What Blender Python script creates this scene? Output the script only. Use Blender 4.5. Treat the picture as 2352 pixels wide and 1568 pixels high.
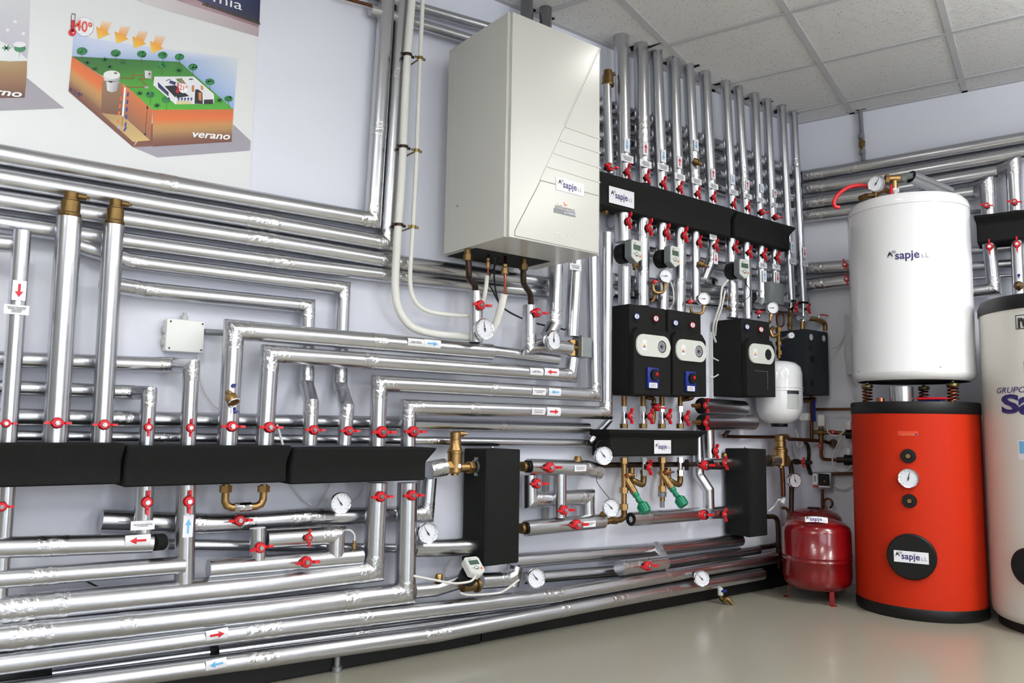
import bpy, bmesh, math, random
from mathutils import Vector, Matrix
random.seed(7)
for o in list(bpy.data.objects): bpy.data.objects.remove(o, do_unlink=True)
SC = bpy.context.scene
COL = SC.collection
V = Vector
# ------------------------------------------------------------------ camera
FPX = 1830.4
CAM = V((0.0, -2.85, 0.89))
CEIL = 2.858
def cam_axes():
    yaw, pit, rol = [math.radians(a) for a in (37.5586, 6.0466, 0.9530)]
    f = V((math.sin(yaw)*math.cos(pit), math.cos(yaw)*math.cos(pit), math.sin(pit)))
    r = V((math.cos(yaw), -math.sin(yaw), 0)); u = r.cross(f)
    return (r*math.cos(rol)+u*math.sin(rol), u*math.cos(rol)-r*math.sin(rol), f)
CR, CU, CF = cam_axes()
cd = bpy.data.cameras.new('camera'); co = bpy.data.objects.new('camera', cd); COL.objects.link(co)
cd.sensor_width = 36; cd.lens = FPX/2352*36; cd.clip_start = 0.05
co.matrix_world = Matrix(((CR.x, CU.x, -CF.x, CAM.x), (CR.y, CU.y, -CF.y, CAM.y), (CR.z, CU.z, -CF.z, CAM.z), (0, 0, 0, 1)))
SC.camera = co
# ------------------------------------------------------------------ world, lights, exposure
w = bpy.data.worlds.new('world'); SC.world = w; w.use_nodes = True
bg = w.node_tree.nodes['Background']; bg.inputs[0].default_value = (0.72, 0.82, 1.0, 1); bg.inputs[1].default_value = 1.2
SC.view_settings.view_transform = 'Standard'; SC.view_settings.look = 'None'
SC.view_settings.exposure = 0.12; SC.view_settings.gamma = 1.0; SC.view_settings.use_curve_mapping = False
def area(name, loc, target, sx, sy, power, col):
    l = bpy.data.lights.new(name, 'AREA'); l.shape = 'RECTANGLE'; l.size = sx; l.size_y = sy; l.energy = power; l.color = col
    o = bpy.data.objects.new(name, l); COL.objects.link(o); o.location = loc
    o.rotation_euler = (V(target)-V(loc)).to_track_quat('-Z', 'Y').to_euler(); return o
# daylight through the shop window behind the camera
area('window_daylight', (-0.6, -6.1, 1.5), (-0.6, 0, 1.2), 3.4, 2.0, 50, (0.88, 0.93, 1.0))
area('door_daylight', (2.3, -6.1, 1.25), (2.3, 0, 1.1), 0.9, 2.1, 38, (0.88, 0.93, 1.0))
# ceiling luminaires shining down; unseen upward fills added to brighten the ceiling
for i, (lx, ly, pw) in enumerate(((-0.1, -2.2, 15), (2.3, -3.2, 8), (3.6, -2.7, 28), (-1.7, -2.4, 27), (0.8, -4.3, 22), (3.2, -4.7, 36))):
    area('luminaire_light_down', (lx, ly, CEIL-0.32), (lx, ly, 0), 0.16, 0.9, pw, (1.0, 0.97, 0.91))
    area('ceiling_fill_up', (lx, ly, CEIL-0.28), (lx, ly, 9), 0.16, 0.9, pw*1.75, (0.94, 0.97, 1.0))

area('recessed_lamp_light', (2.85, -1.15, CEIL-0.012), (2.85, -1.15, 0), 0.16, 0.16, 4.5, (1.0, 0.97, 0.92))

# ------------------------------------------------------------------ view geometry: pixel -> ray -> real planes of the room
def ray(x, y): return (CF + CR*((x-1176)/FPX) - CU*((y-784)/FPX))
class Wall:
    def __init__(s, o, u, n): s.o = V(o); s.u = V(u); s.n = V(n); s.rot = Matrix((s.u, -s.n, V((0, 0, 1)))).transposed()
    def at(s, x, y, d=0.0):
        r = ray(x, y); t = ((s.o + s.n*d - CAM).dot(s.n))/r.dot(s.n); return CAM + r*t
    def p(s, a, d, z): return s.o + s.u*a + s.n*d + V((0, 0, z))      # along, out from wall, height
    def a(s, P): return (P - s.o).dot(s.u)
    def mat(s, P, ang=0, sc=1.0, yaw=0):
        return Matrix.Translation(P) @ s.rot.to_4x4() @ Matrix.Rotation(yaw, 4, 'Z') @ Matrix.Rotation(ang, 4, 'Y') @ Matrix.Scale(sc, 4)
PHI = math.radians(-71.9)
L = Wall((0, 0, 0), (1, 0, 0), (0, -1, 0))
KX = 4.46
B = Wall((KX, 0, 0), (math.cos(PHI), math.sin(PHI), 0), (math.sin(PHI), -math.cos(PHI), 0))
def floor_at(x, y, z=0.0): r = ray(x, y); return CAM + r*((z-CAM.z)/r.z)
# ------------------------------------------------------------------ materials
def lin(c): return tuple(((v/255)/12.92 if v/255 <= 0.04045 else ((v/255+0.055)/1.055)**2.4) for v in c[:3])+(1,)
def M(name, rgb, rough=0.5, metal=0.0, bump=None, noise=None, coat=0.0, emit=None, spec=None, alpha=None, trans=None):
    m = bpy.data.materials.new(name); m.use_nodes = True; nt = m.node_tree; b = nt.nodes['Principled BSDF']
    b.inputs['Base Color'].default_value = lin(rgb); b.inputs['Roughness'].default_value = rough; b.inputs['Metallic'].default_value = metal
    if coat: b.inputs['Coat Weight'].default_value = coat; b.inputs['Coat Roughness'].default_value = 0.06
    if spec is not None: b.inputs['Specular IOR Level'].default_value = spec
    tc = nt.nodes.new('ShaderNodeTexCoord')
    if noise:  # (scale, amount): slight mottling of the paint itself
        n = nt.nodes.new('ShaderNodeTexNoise'); n.inputs['Scale'].default_value = noise[0]; n.inputs['Detail'].default_value = 5
        mx = nt.nodes.new('ShaderNodeMix'); mx.data_type = 'RGBA'
        mx.inputs[6].default_value = tuple(v*(1-noise[1]) for v in lin(rgb)[:3])+(1,)
        mx.inputs[7].default_value = tuple(min(1, v*(1+noise[1])) for v in lin(rgb)[:3])+(1,)
        nt.links.new(tc.outputs['Object'], n.inputs['Vector']); nt.links.new(n.outputs['Fac'], mx.inputs[0]); nt.links.new(mx.outputs[2], b.inputs['Base Color'])
    if bump:   # (scale, strength, kind)
        if len(bump) > 2 and bump[2] == 'v':
            n = nt.nodes.new('ShaderNodeTexVoronoi'); n.inputs['Scale'].default_value = bump[0]; out = n.outputs['Distance']
        else:
            n = nt.nodes.new('ShaderNodeTexNoise'); n.inputs['Scale'].default_value = bump[0]; n.inputs['Detail'].default_value = 4; out = n.outputs['Fac']
        bu = nt.nodes.new('ShaderNodeBump'); bu.inputs['Strength'].default_value = bump[1]; bu.inputs['Distance'].default_value = 0.01
        nt.links.new(tc.outputs['Object'], n.inputs['Vector']); nt.links.new(out, bu.inputs['Height']); nt.links.new(bu.outputs[0], b.inputs['Normal'])
    return m
m_foil = M('aluminium_foil', (198, 199, 203), 0.27, 1.0, bump=(11, 0.09))
m_tape = M('crinkled_foil_tape', (200, 200, 202), 0.24, 1.0, bump=(50, 0.45))
m_wall = M('white_plaster', (224, 226, 236), 0.65, noise=(2.5, 0.015), bump=(60, 0.04))
m_wall2 = M('darkened_plaster', (136, 134, 130), 0.7, noise=(2.5, 0.03))  # unseen walls, darkened to give the foil reflections more contrast
m_black = M('black_foam', (20, 21, 20), 0.8, spec=.25, bump=(260, 0.25), noise=(300, 0.25))
m_dark = M('dark_gap', (9, 9, 9), 0.9, noise=(30, .2))
m_red = M('red_plastic', (205, 22, 34), 0.32, noise=(40, .04))
m_rednut = M('chromed_steel', (190, 190, 190), 0.18, 1.0, bump=(30, .05))
m_chrome = M('polished_chrome', (225, 226, 228), 0.08, 1.0, noise=(20, .03))
m_brass = M('brass', (164, 132, 86), 0.38, 1.0, bump=(60, 0.10), noise=(25, 0.18))
m_brassd = M('dull_bronze', (122, 98, 62), 0.45, 1.0, bump=(60, 0.12), noise=(25, 0.25))
m_copper = M('tarnished_copper', (112, 72, 52), 0.36, 1.0, noise=(30, 0.35))
m_copperb = M('bright_copper', (184, 110, 84), 0.25, 1.0, noise=(30, 0.1))
m_darkpipe = M('dark_tarnished_pipe', (66, 52, 44), 0.42, 0.8, noise=(30, 0.35))
m_boiler = M('cream_white_enamel', (198, 197, 190), 0.27, noise=(3, .01))
m_white = M('gloss_white_enamel', (226, 227, 229), 0.13, coat=0.4, noise=(3, .01))
m_bigtank = M('offwhite_jacket', (214, 212, 204), 0.42, noise=(6, .015), bump=(120, .03))
m_orange = M('orange_foam_jacket', (184, 40, 9), 0.6, spec=.18, noise=(8, 0.03), bump=(300, 0.12))
m_blackpl = M('black_plastic', (18, 18, 19), 0.45, spec=.3, noise=(40, .1))
m_redtank = M('dark_red_enamel', (114, 6, 11), 0.22, coat=0.5, noise=(20, .08))
m_sticker = M('white_sticker', (232, 231, 236), 0.35, noise=(30, .01))
m_navy = M('navy_ink', (44, 38, 104), 0.4, noise=(30, .02))
m_ink = M('black_ink', (40, 38, 44), 0.45, noise=(30, .02))
m_inkgrey = M('grey_ink', (120, 118, 130), 0.45, noise=(30, .02))
m_redink = M('red_ink', (204, 26, 42), 0.4, noise=(30, .02))
m_blueink = M('sky_blue_ink', (106, 176, 222), 0.4, noise=(30, .02))
m_dial = M('white_dial', (226, 227, 234), 0.25, coat=.3, noise=(30, .01))
m_green = M('green_plastic', (8, 128, 92), 0.35, noise=(30, .04))
m_blue = M('blue_plastic', (24, 42, 128), 0.38, noise=(30, .04))
m_greyp = M('light_grey_plastic', (206, 209, 202), 0.38, noise=(30, .01))
m_grey = M('grey_plastic', (120, 125, 130), 0.42, noise=(30, .04))
m_zinc = M('galvanised_steel', (150, 156, 156), 0.42, 0.8, noise=(30, .12))
m_whitep = M('white_plastic', (226, 227, 224), 0.4, noise=(30, .01))
m_whitefoam = M('white_foam_insulation', (228, 227, 220), 0.7, bump=(200, .15), noise=(30, .02))
m_cable = M('white_cable', (214, 212, 208), 0.45, noise=(30, .02))
m_cableb = M('black_cable', (22, 22, 24), 0.45, noise=(30, .02))
m_lcd = M('lcd_screen', (74, 92, 82), 0.2, noise=(60, .05))
m_orangep = M('orange_button', (236, 96, 40), 0.4, noise=(30, .02))
m_yellow = M('yellow_ink', (236, 196, 48), 0.4, noise=(30, .02))
m_clampm = M('zinc_yellow_clamp', (150, 132, 84), 0.38, 0.9, noise=(40, .2))
m_ltgrey = M('pale_grey_rubber', (178, 182, 178), 0.6, noise=(30, .03))
def floor_mat():
    m = M('grey_epoxy_floor', (150, 147, 133), 0.26, noise=(1.6, 0.05), bump=(5, 0.02), coat=.15)
    return m
m_floor = floor_mat()
def tile_mat():
    m = bpy.data.materials.new('mineral_fibre_tile'); m.use_nodes = True; nt = m.node_tree; b = nt.nodes['Principled BSDF']; b.inputs['Roughness'].default_value = 0.9
    tc = nt.nodes.new('ShaderNodeTexCoord'); v = nt.nodes.new('ShaderNodeTexVoronoi'); v.inputs['Scale'].default_value = 75
    nz = nt.nodes.new('ShaderNodeTexNoise'); nz.inputs['Scale'].default_value = 30
    mp = nt.nodes.new('ShaderNodeMapping'); mp.inputs['Scale'].default_value = (1, 0.55, 1)
    r = nt.nodes.new('ShaderNodeValToRGB'); r.color_ramp.elements[0].position = 0.10; r.color_ramp.elements[1].position = 0.20
    r.color_ramp.elements[0].color = lin((112, 108, 106)); r.color_ramp.elements[1].color = lin((214, 213, 211))
    nt.links.new(tc.outputs['Object'], mp.inputs[0]); nt.links.new(mp.outputs[0], v.inputs['Vector']); nt.links.new(v.outputs['Distance'], r.inputs[0]); nt.links.new(r.outputs[0], b.inputs['Base Color'])
    bu = nt.nodes.new('ShaderNodeBump'); bu.inputs['Strength'].default_value = .3; bu.inputs['Distance'].default_value = .01
    nt.links.new(nz.outputs['Fac'], bu.inputs['Height']); nt.links.new(tc.outputs['Object'], nz.inputs['Vector']); nt.links.new(bu.outputs[0], b.inputs['Normal'])
    return m
m_tile = tile_mat(); m_tbar = M('ceiling_grid_bar', (186, 185, 187), 0.5, noise=(30, .01))
def print_mat():
    m = bpy.data.materials.new('printed_poster_ink'); m.use_nodes = True; nt = m.node_tree; b = nt.nodes['Principled BSDF']; b.inputs['Roughness'].default_value = 0.4
    a = nt.nodes.new('ShaderNodeAttribute'); a.attribute_name = 'ink'; nt.links.new(a.outputs['Color'], b.inputs['Base Color']); return m
m_print = print_mat()
m_poster = M('poster_board', (225, 226, 226), 0.42, noise=(3, .008))
# ------------------------------------------------------------------ object helpers
WM = {}
def link(o, mw, parent=None, label=None, cat=None, group=None, kind=None):
    COL.objects.link(o)
    if parent is not None: o.parent = parent; o.matrix_basis = WM[parent.name].inverted() @ mw
    else: o.matrix_basis = mw
    WM[o.name] = mw.copy()
    if label: o['label'] = label
    if cat: o['category'] = cat
    if group: o['group'] = group
    if kind: o['kind'] = kind
    return o
def empty(name, P, label, cat, group=None, rz=0):
    o = bpy.data.objects.new(name, None); o.empty_display_size = .05
    return link(o, Matrix.Translation(P) @ Matrix.Rotation(rz, 4, 'Z'), None, label, cat, group)
def obj(name, bm, mats, parent=None, label=None, cat=None, group=None, kind=None, smooth=None, low=False):
    """bm holds world coordinates; origin is set to the mesh centre"""
    if not isinstance(mats, (list, tuple)): mats = [mats]
    bm.normal_update()
    if smooth is not None:
        for f in bm.faces: f.smooth = True
        for e in bm.edges:
            e.smooth = not (len(e.link_faces) == 2 and e.calc_face_angle(0) > math.radians(smooth))
    me = bpy.data.meshes.new(name)
    cs = [v.co for v in bm.verts]
    mn = V((min(c.x for c in cs), min(c.y for c in cs), min(c.z for c in cs))); mx = V((max(c.x for c in cs), max(c.y for c in cs), max(c.z for c in cs)))
    c = (mn+mx)/2
    if low: c.z = mn.z
    for v in bm.verts: v.co -= c
    bm.to_mesh(me); bm.free()
    for m in mats: me.materials.append(m)
    return link(bpy.data.objects.new(name, me), Matrix.Translation(c), parent, label, cat, group, kind)
def inst(name, me, mw, parent=None, label=None, cat=None, group=None):
    return link(bpy.data.objects.new(name, me), mw, parent, label, cat, group)
def nb(): return bmesh.new()
def box(bm, c, s, mat=None, bev=0.0, mi=0, rot=None):
    """box of full size s centred c (local), optional matrix"""
    T = (mat or Matrix()) @ Matrix.Translation(c) @ (rot or Matrix()) @ Matrix.Diagonal((*s, 1))
    r = bmesh.ops.create_cube(bm, size=1, matrix=T); vs = r['verts']
    fs = set(f for v in vs for f in v.link_faces)
    if bev:
        es = list(set(e for v in vs for e in v.link_edges))
        r2 = bmesh.ops.bevel(bm, geom=es, offset=bev, segments=2, affect='EDGES', profile=0.5)
        fs = set(r2['faces']) | set(f for f in fs if f.is_valid)
    for f in fs: f.material_index = mi
def cyl(bm, A, Bp, r, seg=20, r2=None, mi=0, caps=True, rot=0.0):
    A = V(A); Bp = V(Bp); d = (Bp-A).normalized(); up = V((0, 0, 1)) if abs(d.z) < 0.95 else V((1, 0, 0))
    a = d.cross(up).normalized(); b = d.cross(a); r2 = r if r2 is None else r2
    R1 = []; R2 = []
    for k in range(seg):
        t = 2*math.pi*k/seg+rot; o = a*math.cos(t)+b*math.sin(t)
        R1.append(bm.verts.new(A+o*r)); R2.append(bm.verts.new(Bp+o*r2))
    for k in range(seg):
        f = bm.faces.new((R1[k], R1[(k+1) % seg], R2[(k+1) % seg], R2[k])); f.material_index = mi; f.smooth = True
    if caps:
        f = bm.faces.new(R1[::-1]); f.material_index = mi; f = bm.faces.new(R2); f.material_index = mi
def lathe(bm, prof, mat, seg=32, mi=0):
    """prof: list of (r, z) or (r, z, mi); revolved about local Z of mat"""
    rings = []
    for p in prof:
        if p[0] <= 1e-6: rings.append([bm.verts.new(mat @ V((0, 0, p[1])))])
        else: rings.append([bm.verts.new(mat @ V((p[0]*math.cos(2*math.pi*k/seg), p[0]*math.sin(2*math.pi*k/seg), p[1]))) for k in range(seg)])
    for i in range(len(rings)-1):
        a, b = rings[i], rings[i+1]; m = prof[i+1][2] if len(prof[i+1]) > 2 else mi
        for k in range(seg):
            k2 = (k+1) % seg
            if len(a) == 1 and len(b) == 1: continue
            if len(a) == 1: f = bm.faces.new((a[0], b[k2], b[k]))
            elif len(b) == 1: f = bm.faces.new((a[k], a[k2], b[0]))
            else: f = bm.faces.new((a[k], a[k2], b[k2], b[k]))
            f.material_index = m; f.smooth = True
def axm(P, d, up=None):
    """matrix with local Z along d at P"""
    d = V(d).normalized(); return Matrix.Translation(P) @ d.to_track_quat('Z', 'Y').to_matrix().to_4x4()
def prism(bm, pts, mat, y0, y1, mi=0):
    """pts in local (x,z), extruded along local y"""
    a = [bm.verts.new(mat @ V((p[0], y0, p[1]))) for p in pts]; b = [bm.verts.new(mat @ V((p[0], y1, p[1]))) for p in pts]
    n = len(pts); fs = [bm.faces.new(a), bm.faces.new(b[::-1])]
    for k in range(n): fs.append(bm.faces.new((a[k], b[k], b[(k+1) % n], a[(k+1) % n])))
    for f in fs: f.material_index = mi
def fixn(bm): bmesh.ops.recalc_face_normals(bm, faces=bm.faces[:])
def tube(bm, pts, r, seg=24, bands=None, caps=True, mi=0, bmi=1, bs=1.025):
    """mitred round tube; bands: list per segment of (s0,s1) taped lengths (metres from the segment start, negative = from the end)"""
    pts = [V(p) for p in pts]; n = len(pts); D = [(pts[i+1]-pts[i]).normalized() for i in range(n-1)]
    d = D[0]; up = V((0, 0, 1)) if abs(d.z) < 0.9 else V((1, 0, 0)); a = d.cross(up).normalized(); b = d.cross(a)
    off = [a*math.cos(2*math.pi*k/seg)*r+b*math.sin(2*math.pi*k/seg)*r for k in range(seg)]
    def ring(c, offs): return [bm.verts.new(c+o) for o in offs]
    def bridge(R1, R2, m):
        for k in range(seg):
            f = bm.faces.new((R1[k], R1[(k+1) % seg], R2[(k+1) % seg], R2[k])); f.smooth = True; f.material_index = m
    q = off; prev = None; first = None
    for i in range(n-1):
        Lg = (pts[i+1]-pts[i]).length; di = D[i]
        if i < n-2:
            m = (di+D[i+1]).normalized(); q2 = [o-di*(o.dot(m)/di.dot(m)) for o in off]
        else: q2 = off
        bl = []
        for s0, s1 in (bands[i] if bands else []):
            if s0 < 0: s0, s1 = Lg+s0, Lg+s1
            bl.append((max(0, s0), min(Lg, s1)))
        bl.sort(); cur = 0; m_now = mi; segs = []
        for s0, s1 in bl:
            if s0 < cur: s0 = cur
            if s1 <= s0: continue
            if s0 > cur: segs.append((cur, s0, mi))
            segs.append((s0, s1, bmi)); cur = s1
        if cur < Lg: segs.append((cur, Lg, mi))
        for s0, s1, mm in segs:
            sc = bs if mm == bmi and bands else 1.0
            o0 = q if s0 <= 1e-6 else off; o1 = q2 if s1 >= Lg-1e-6 else off
            R1 = ring(pts[i]+di*s0, [o*sc for o in o0]); R2 = ring(pts[i]+di*s1, [o*sc for o in o1])
            if first is None: first = R1
            elif prev: bridge(prev, R1, mm)
            bridge(R1, R2, mm); prev = R2
        if i < n-2: q = q2; dn = D[i+1]; off = [o-dn*o.dot(dn) for o in q2]
    if caps:
        f = bm.faces.new(first[::-1]); f.material_index = mi; f = bm.faces.new(prev); f.material_index = mi
def smooth_pts(pts, sub=6):
    pts = [V(p) for p in pts]; out = []
    P = [pts[0]*2-pts[1]]+pts+[pts[-1]*2-pts[-2]]
    for i in range(1, len(P)-2):
        p0, p1, p2, p3 = P[i-1:i+3]
        for k in range(sub):
            t = k/sub; out.append(0.5*((2*p1)+(p2-p0)*t+(2*p0-5*p1+4*p2-p3)*t*t+(3*p1-p0-3*p2+p3)*t**3))
    out.append(pts[-1]); return out
def rad_px(pts, i, w, vert):
    """radius in metres of a pipe whose drawn width at its point i is w pixels"""
    W_, X = pts; a = (W_[i+1]-W_[i]).normalized() if i < len(W_)-1 else (W_[i]-W_[i-1]).normalized()
    P = W_[i]-CAM; n = P.cross(a).normalized(); Ld = P.length; x, y = X[i][:2]
    e = ray(x+w/2, y) if vert else ray(x, y+w/2); e.normalize(); return Ld*abs(e.dot(n))
# butterfly valve handle, shared meshes (local y points into the wall)
def mesh_of(bm, mats):
    me = bpy.data.meshes.new('shared'); bm.to_mesh(me); bm.free()
    for m in mats: me.materials.append(m)
    return me
def handle_meshes():
    bm = nb(); cyl(bm, (0, 0.004, 0), (0, -0.011, 0), 0.0215, 20); cyl(bm, (0, -0.011, 0), (0, -0.015, 0), 0.0215, 20, 0.016)
    for s in (1, -1):
        pr = [(0.010*s, -0.002), (0.020*s, -0.000), (0.027*s, -0.004), (0.045*s, -0.007), (0.047*s, -0.027), (0.028*s, -0.025), (0.021*s, -0.015), (0.010*s, -0.012)]
        a = [bm.verts.new((x, y, -0.0048)) for x, y in pr]; b = [bm.verts.new((x, y, 0.0048)) for x, y in pr]
        bm.faces.new(a); bm.faces.new(b[::-1])
        for k in range(8): bm.faces.new((a[k], b[k], b[(k+1) % 8], a[(k+1) % 8]))
    fixn(bm); h = mesh_of(bm, [m_red])
    bm = nb(); cyl(bm, (0, -0.014, 0), (0, -0.022, 0), 0.0095, 6); cyl(bm, (0, -0.022, 0), (0, -0.026, 0), 0.0055, 12); fixn(bm); n = mesh_of(bm, [m_rednut])
    bm = nb(); cyl(bm, (0, 0.03, 0), (0, 0.002, 0), 0.010, 14); cyl(bm, (0, 0.0045, 0), (0, 0.0035, 0), 0.022, 14); fixn(bm); s = mesh_of(bm, [m_dark])
    return h, n, s
H_ME, N_ME, S_ME = handle_meshes()
def valve(parent, wall, x, y, d, ang=0, span=None, yaw=0, black=False):
    """handle whose hub centre is drawn at pixel (x,y); d = distance of the hub back from the wall"""
    P = wall.at(x, y, d+0.010); sc = 1.0
    if span:
        A = wall.at(x-span/2, y, d+.01) if ang % 180 < 45 else wall.at(x, y-span/2, d+.01); Bq = wall.at(x+span/2, y, d+.01) if ang % 180 < 45 else wall.at(x, y+span/2, d+.01)
        sc = (A-Bq).length/0.094
    mw = wall.mat(P, math.radians(ang), sc, yaw)
    h = inst('valve_handle', H_ME, mw, parent); inst('nut', N_ME, mw, h); inst('valve_stem', S_ME, mw, parent); return h
def txt(body, size, font_shear=0.0, bold=0.0, align='CENTER', space=1.0):
    c = bpy.data.curves.new('t', 'FONT'); c.body = body; c.size = size; c.shear = font_shear; c.offset = bold; c.align_x = align; c.align_y = 'CENTER'; c.space_character = space; c.resolution_u = 3
    o = bpy.data.objects.new('t', c); COL.objects.link(o); dg = bpy.context.evaluated_depsgraph_get(); me = bpy.data.meshes.new_from_object(o.evaluated_get(dg))
    bpy.data.objects.remove(o); bpy.data.curves.remove(c); return me
def flat_text(bm, body, size, fn, mi=0, **k):
    """fn maps local (x, y) to world"""
    me = txt(body, size, **k)
    vs = [bm.verts.new(fn(v.co.x, v.co.y)) for v in me.vertices]
    for p in me.polygons:
        try: f = bm.faces.new([vs[i] for i in p.vertices]); f.material_index = mi
        except ValueError: pass
    bpy.data.meshes.remove(me)
def arrow_poly(Lh, Wh):
    return [(-.5*Lh, -.16*Wh), (.08*Lh, -.16*Wh), (.08*Lh, -.5*Wh), (.5*Lh, 0), (.08*Lh, .5*Wh), (.08*Lh, .16*Wh), (-.5*Lh, .16*Wh)]
def sticker(parent, wall, x, y, d, wpx, hpx, arrow=None, lines=None, tilt=0.0, curve=None):
    """small sign stuck on a pipe; arrow = 'r+','r-','b^' ...: colour then direction; curve = radius of the horizontal pipe it wraps"""
    P = wall.at(x, y, d); Wm = (wall.at(x+wpx/2, y, d)-wall.at(x-wpx/2, y, d)).length; Hm = (wall.at(x, y+hpx/2, d)-wall.at(x, y-hpx/2, d)).length
    ct, stt = math.cos(tilt), math.sin(tilt)
    def fn(u, v, e=0.0):
        u, v = u*ct-v*stt, u*stt+v*ct
        if curve:
            t = v/curve; return P + wall.u*u + V((0, 0, 1))*math.sin(t)*(curve+e) + wall.n*((math.cos(t)-1)*(curve+e)+e)
        return P + wall.u*u + V((0, 0, v)) + wall.n*e
    bm = nb(); n = 6 if curve else 1; rows = []
    for k in range(n+1):
        v = -Hm/2+Hm*k/n; rows.append([bm.verts.new(fn(-Wm/2, v, .0008)), bm.verts.new(fn(Wm/2, v, .0008)), bm.verts.new(fn(Wm/2, v, 0)), bm.verts.new(fn(-Wm/2, v, 0))])
    for k in range(n):
        for j in range(4): bm.faces.new((rows[k][j], rows[k][(j+1) % 4], rows[k+1][(j+1) % 4], rows[k+1][j]))
    bm.faces.new(rows[0][::-1]); bm.faces.new(rows[-1]); fixn(bm)
    s = obj('arrow_sticker' if arrow else 'text_sticker', bm, m_sticker, parent)
    bm = nb()
    if arrow:
        ang = {'+': 0, '-': math.pi, '^': math.pi/2, 'v': -math.pi/2}[arrow[1]]
        hor = arrow[1] in '+-'; Lh = (Wm if hor else Hm)*.66; Wh = (Hm if hor else Wm)*.62
        bm.faces.new([bm.verts.new(fn(px*math.cos(ang)-py*math.sin(ang), px*math.sin(ang)+py*math.cos(ang), .0015)) for px, py in arrow_poly(Lh, Wh)])
        obj('red_arrow' if arrow[0] == 'r' else 'blue_arrow', bm, m_redink if arrow[0] == 'r' else m_blueink, s)
    if lines:
        n = len(lines); sz = min(Hm*.62/n, Wm*1.35/max(len(l) for l in lines))
        for k, l in enumerate(lines): flat_text(bm, l, sz, lambda a, b, k=k: fn(a, b+((n-1)/2-k)*sz*1.05, .0013), bold=.00015)
        obj('lettering', bm, m_ink, s)
    return s
PIPES = {}
def P(label, pts, w, d=0.14, wall=L, wi=0, valves=(), st=(), mat=None, bands='auto', cat='pipe', group=None, name='insulated_pipe', seg=24, r=None):
    mat = mat or m_foil
    W_ = [wall.at(p[0], p[1], p[2] if len(p) > 2 else d) for p in pts]
    i2 = wi+1 if wi < len(pts)-1 else wi-1
    vert = abs(pts[i2][1]-pts[wi][1]) > abs(pts[i2][0]-pts[wi][0])
    if r is None: r = rad_px((W_, pts), wi, w, vert)
    bl = None
    if bands == 'auto':
        bl = []
        for i in range(len(W_)-1):
            Lg = (W_[i+1]-W_[i]).length; s = []
            if i > 0 and Lg > .12: s.append((0, min(r*1.9, Lg/3)))
            if i < len(W_)-2 and Lg > .12: s.append((-min(r*1.9, Lg/3), 0))
            n = int(Lg/0.95)
            for k in range(n):
                c = Lg*(k+.5+random.uniform(-.25, .25))/max(1, n); s.append((c-.028, c+.028))
            bl.append(s)
    elif bands:
        bl = bands
    bm = nb(); tube(bm, W_, r, seg, bl)
    o = obj(name, bm, [mat, m_tape], None, label, cat, group, smooth=28)
    o['r'] = r
    for v in valves: valve(o, wall, v[0], v[1], (v[4] if len(v) > 4 else d)+r, v[2] if len(v) > 2 else 0, v[3] if len(v) > 3 else None)
    for s in st: sticker(o, wall, s[0], s[1], d+r+.002, s[2], s[3], **(s[4] if len(s) > 4 else {}))
    del o['r']
    return o, r
def wire(label, pts, r, mat=None, wall=L, cat='cable', name='cable', group=None, parent=None, sub=6, seg=10, world=False):
    W_ = pts if world else [wall.at(*p) for p in pts]
    bm = nb(); tube(bm, smooth_pts(W_, sub), r, seg)
    return obj(name, bm, mat or m_cable, parent, label, cat, group, smooth=40)
def gauge(label, x, y, rpx, d, wall=L, yaw=0.0, needle=100, stem=0.04, stemdir=None, cat='gauge', name='dial_thermometer', back=m_chrome, group=None):
    c = wall.at(x, y, d); r = (wall.at(x, y+rpx, d)-wall.at(x, y-rpx, d)).length/2*1.07
    root = empty(name, c, label, cat, group)
    n = (Matrix.Rotation(yaw, 3, 'Z') @ wall.n).normalized(); m = axm(c, n)
    bm = nb(); lathe(bm, [(0, -.022), (r*.92, -.022), (r*.96, -.016), (r*.96, -.002), (r*1.02, 0), (r*1.02, .006), (r*.97, .009), (r*.90, .008), (r*.89, .003)], m, 36)
    fixn(bm); obj('case', bm, back, root, smooth=40)
    if stem:
        bm = nb()
        if stemdir: e = c-n*.012+V(stemdir).normalized()*(r*.8); cyl(bm, e, e+V(stemdir).normalized()*stem, .006, 12); cyl(bm, e, e+V(stemdir).normalized()*.012, .009, 6)
        else: cyl(bm, c-n*.022, c-n*(.022+stem), .007, 12)
        obj('stem', bm, m_brass, root, smooth=40)
    bm = nb(); lathe(bm, [(0, .0035), (r*.90, .0035)], m, 36); face = obj('dial_face', bm, m_dial, root)
    bm = nb(); up = V((0, 0, 1)); h = up.cross(n).normalized()
    for k in range(11):
        t = math.radians(225-27*k); q = h*math.cos(t)+up*math.sin(t); pz = up*math.cos(t)-h*math.sin(t); a = c+n*.0045+q*r*.68; b = c+n*.0045+q*r*.80; ww = pz*r*.022
        bm.faces.new([bm.verts.new(p_) for p_ in (a-ww, a+ww, b+ww, b-ww)])
    obj('scale_marks', bm, m_inkgrey, face)
    bm = nb(); t = math.radians(needle); q = h*math.cos(t)+up*math.sin(t); pz = up*math.cos(t)-h*math.sin(t); z = c+n*.006
    vs = [z-q*r*.25-pz*r*.05, z-q*r*.25+pz*r*.05, z+q*r*.72+pz*r*.012, z+q*r*.72-pz*r*.012]
    a = [bm.verts.new(p_) for p_ in vs]; b = [bm.verts.new(p_+n*.0012) for p_ in vs]; bm.faces.new(a[::-1]); bm.faces.new(b)
    for k in range(4): bm.faces.new((a[k], a[(k+1) % 4], b[(k+1) % 4], b[k]))
    cyl(bm, c+n*.004, c+n*.0085, r*.08, 12); fixn(bm); obj('needle', bm, m_ink, root)
    return root
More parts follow.
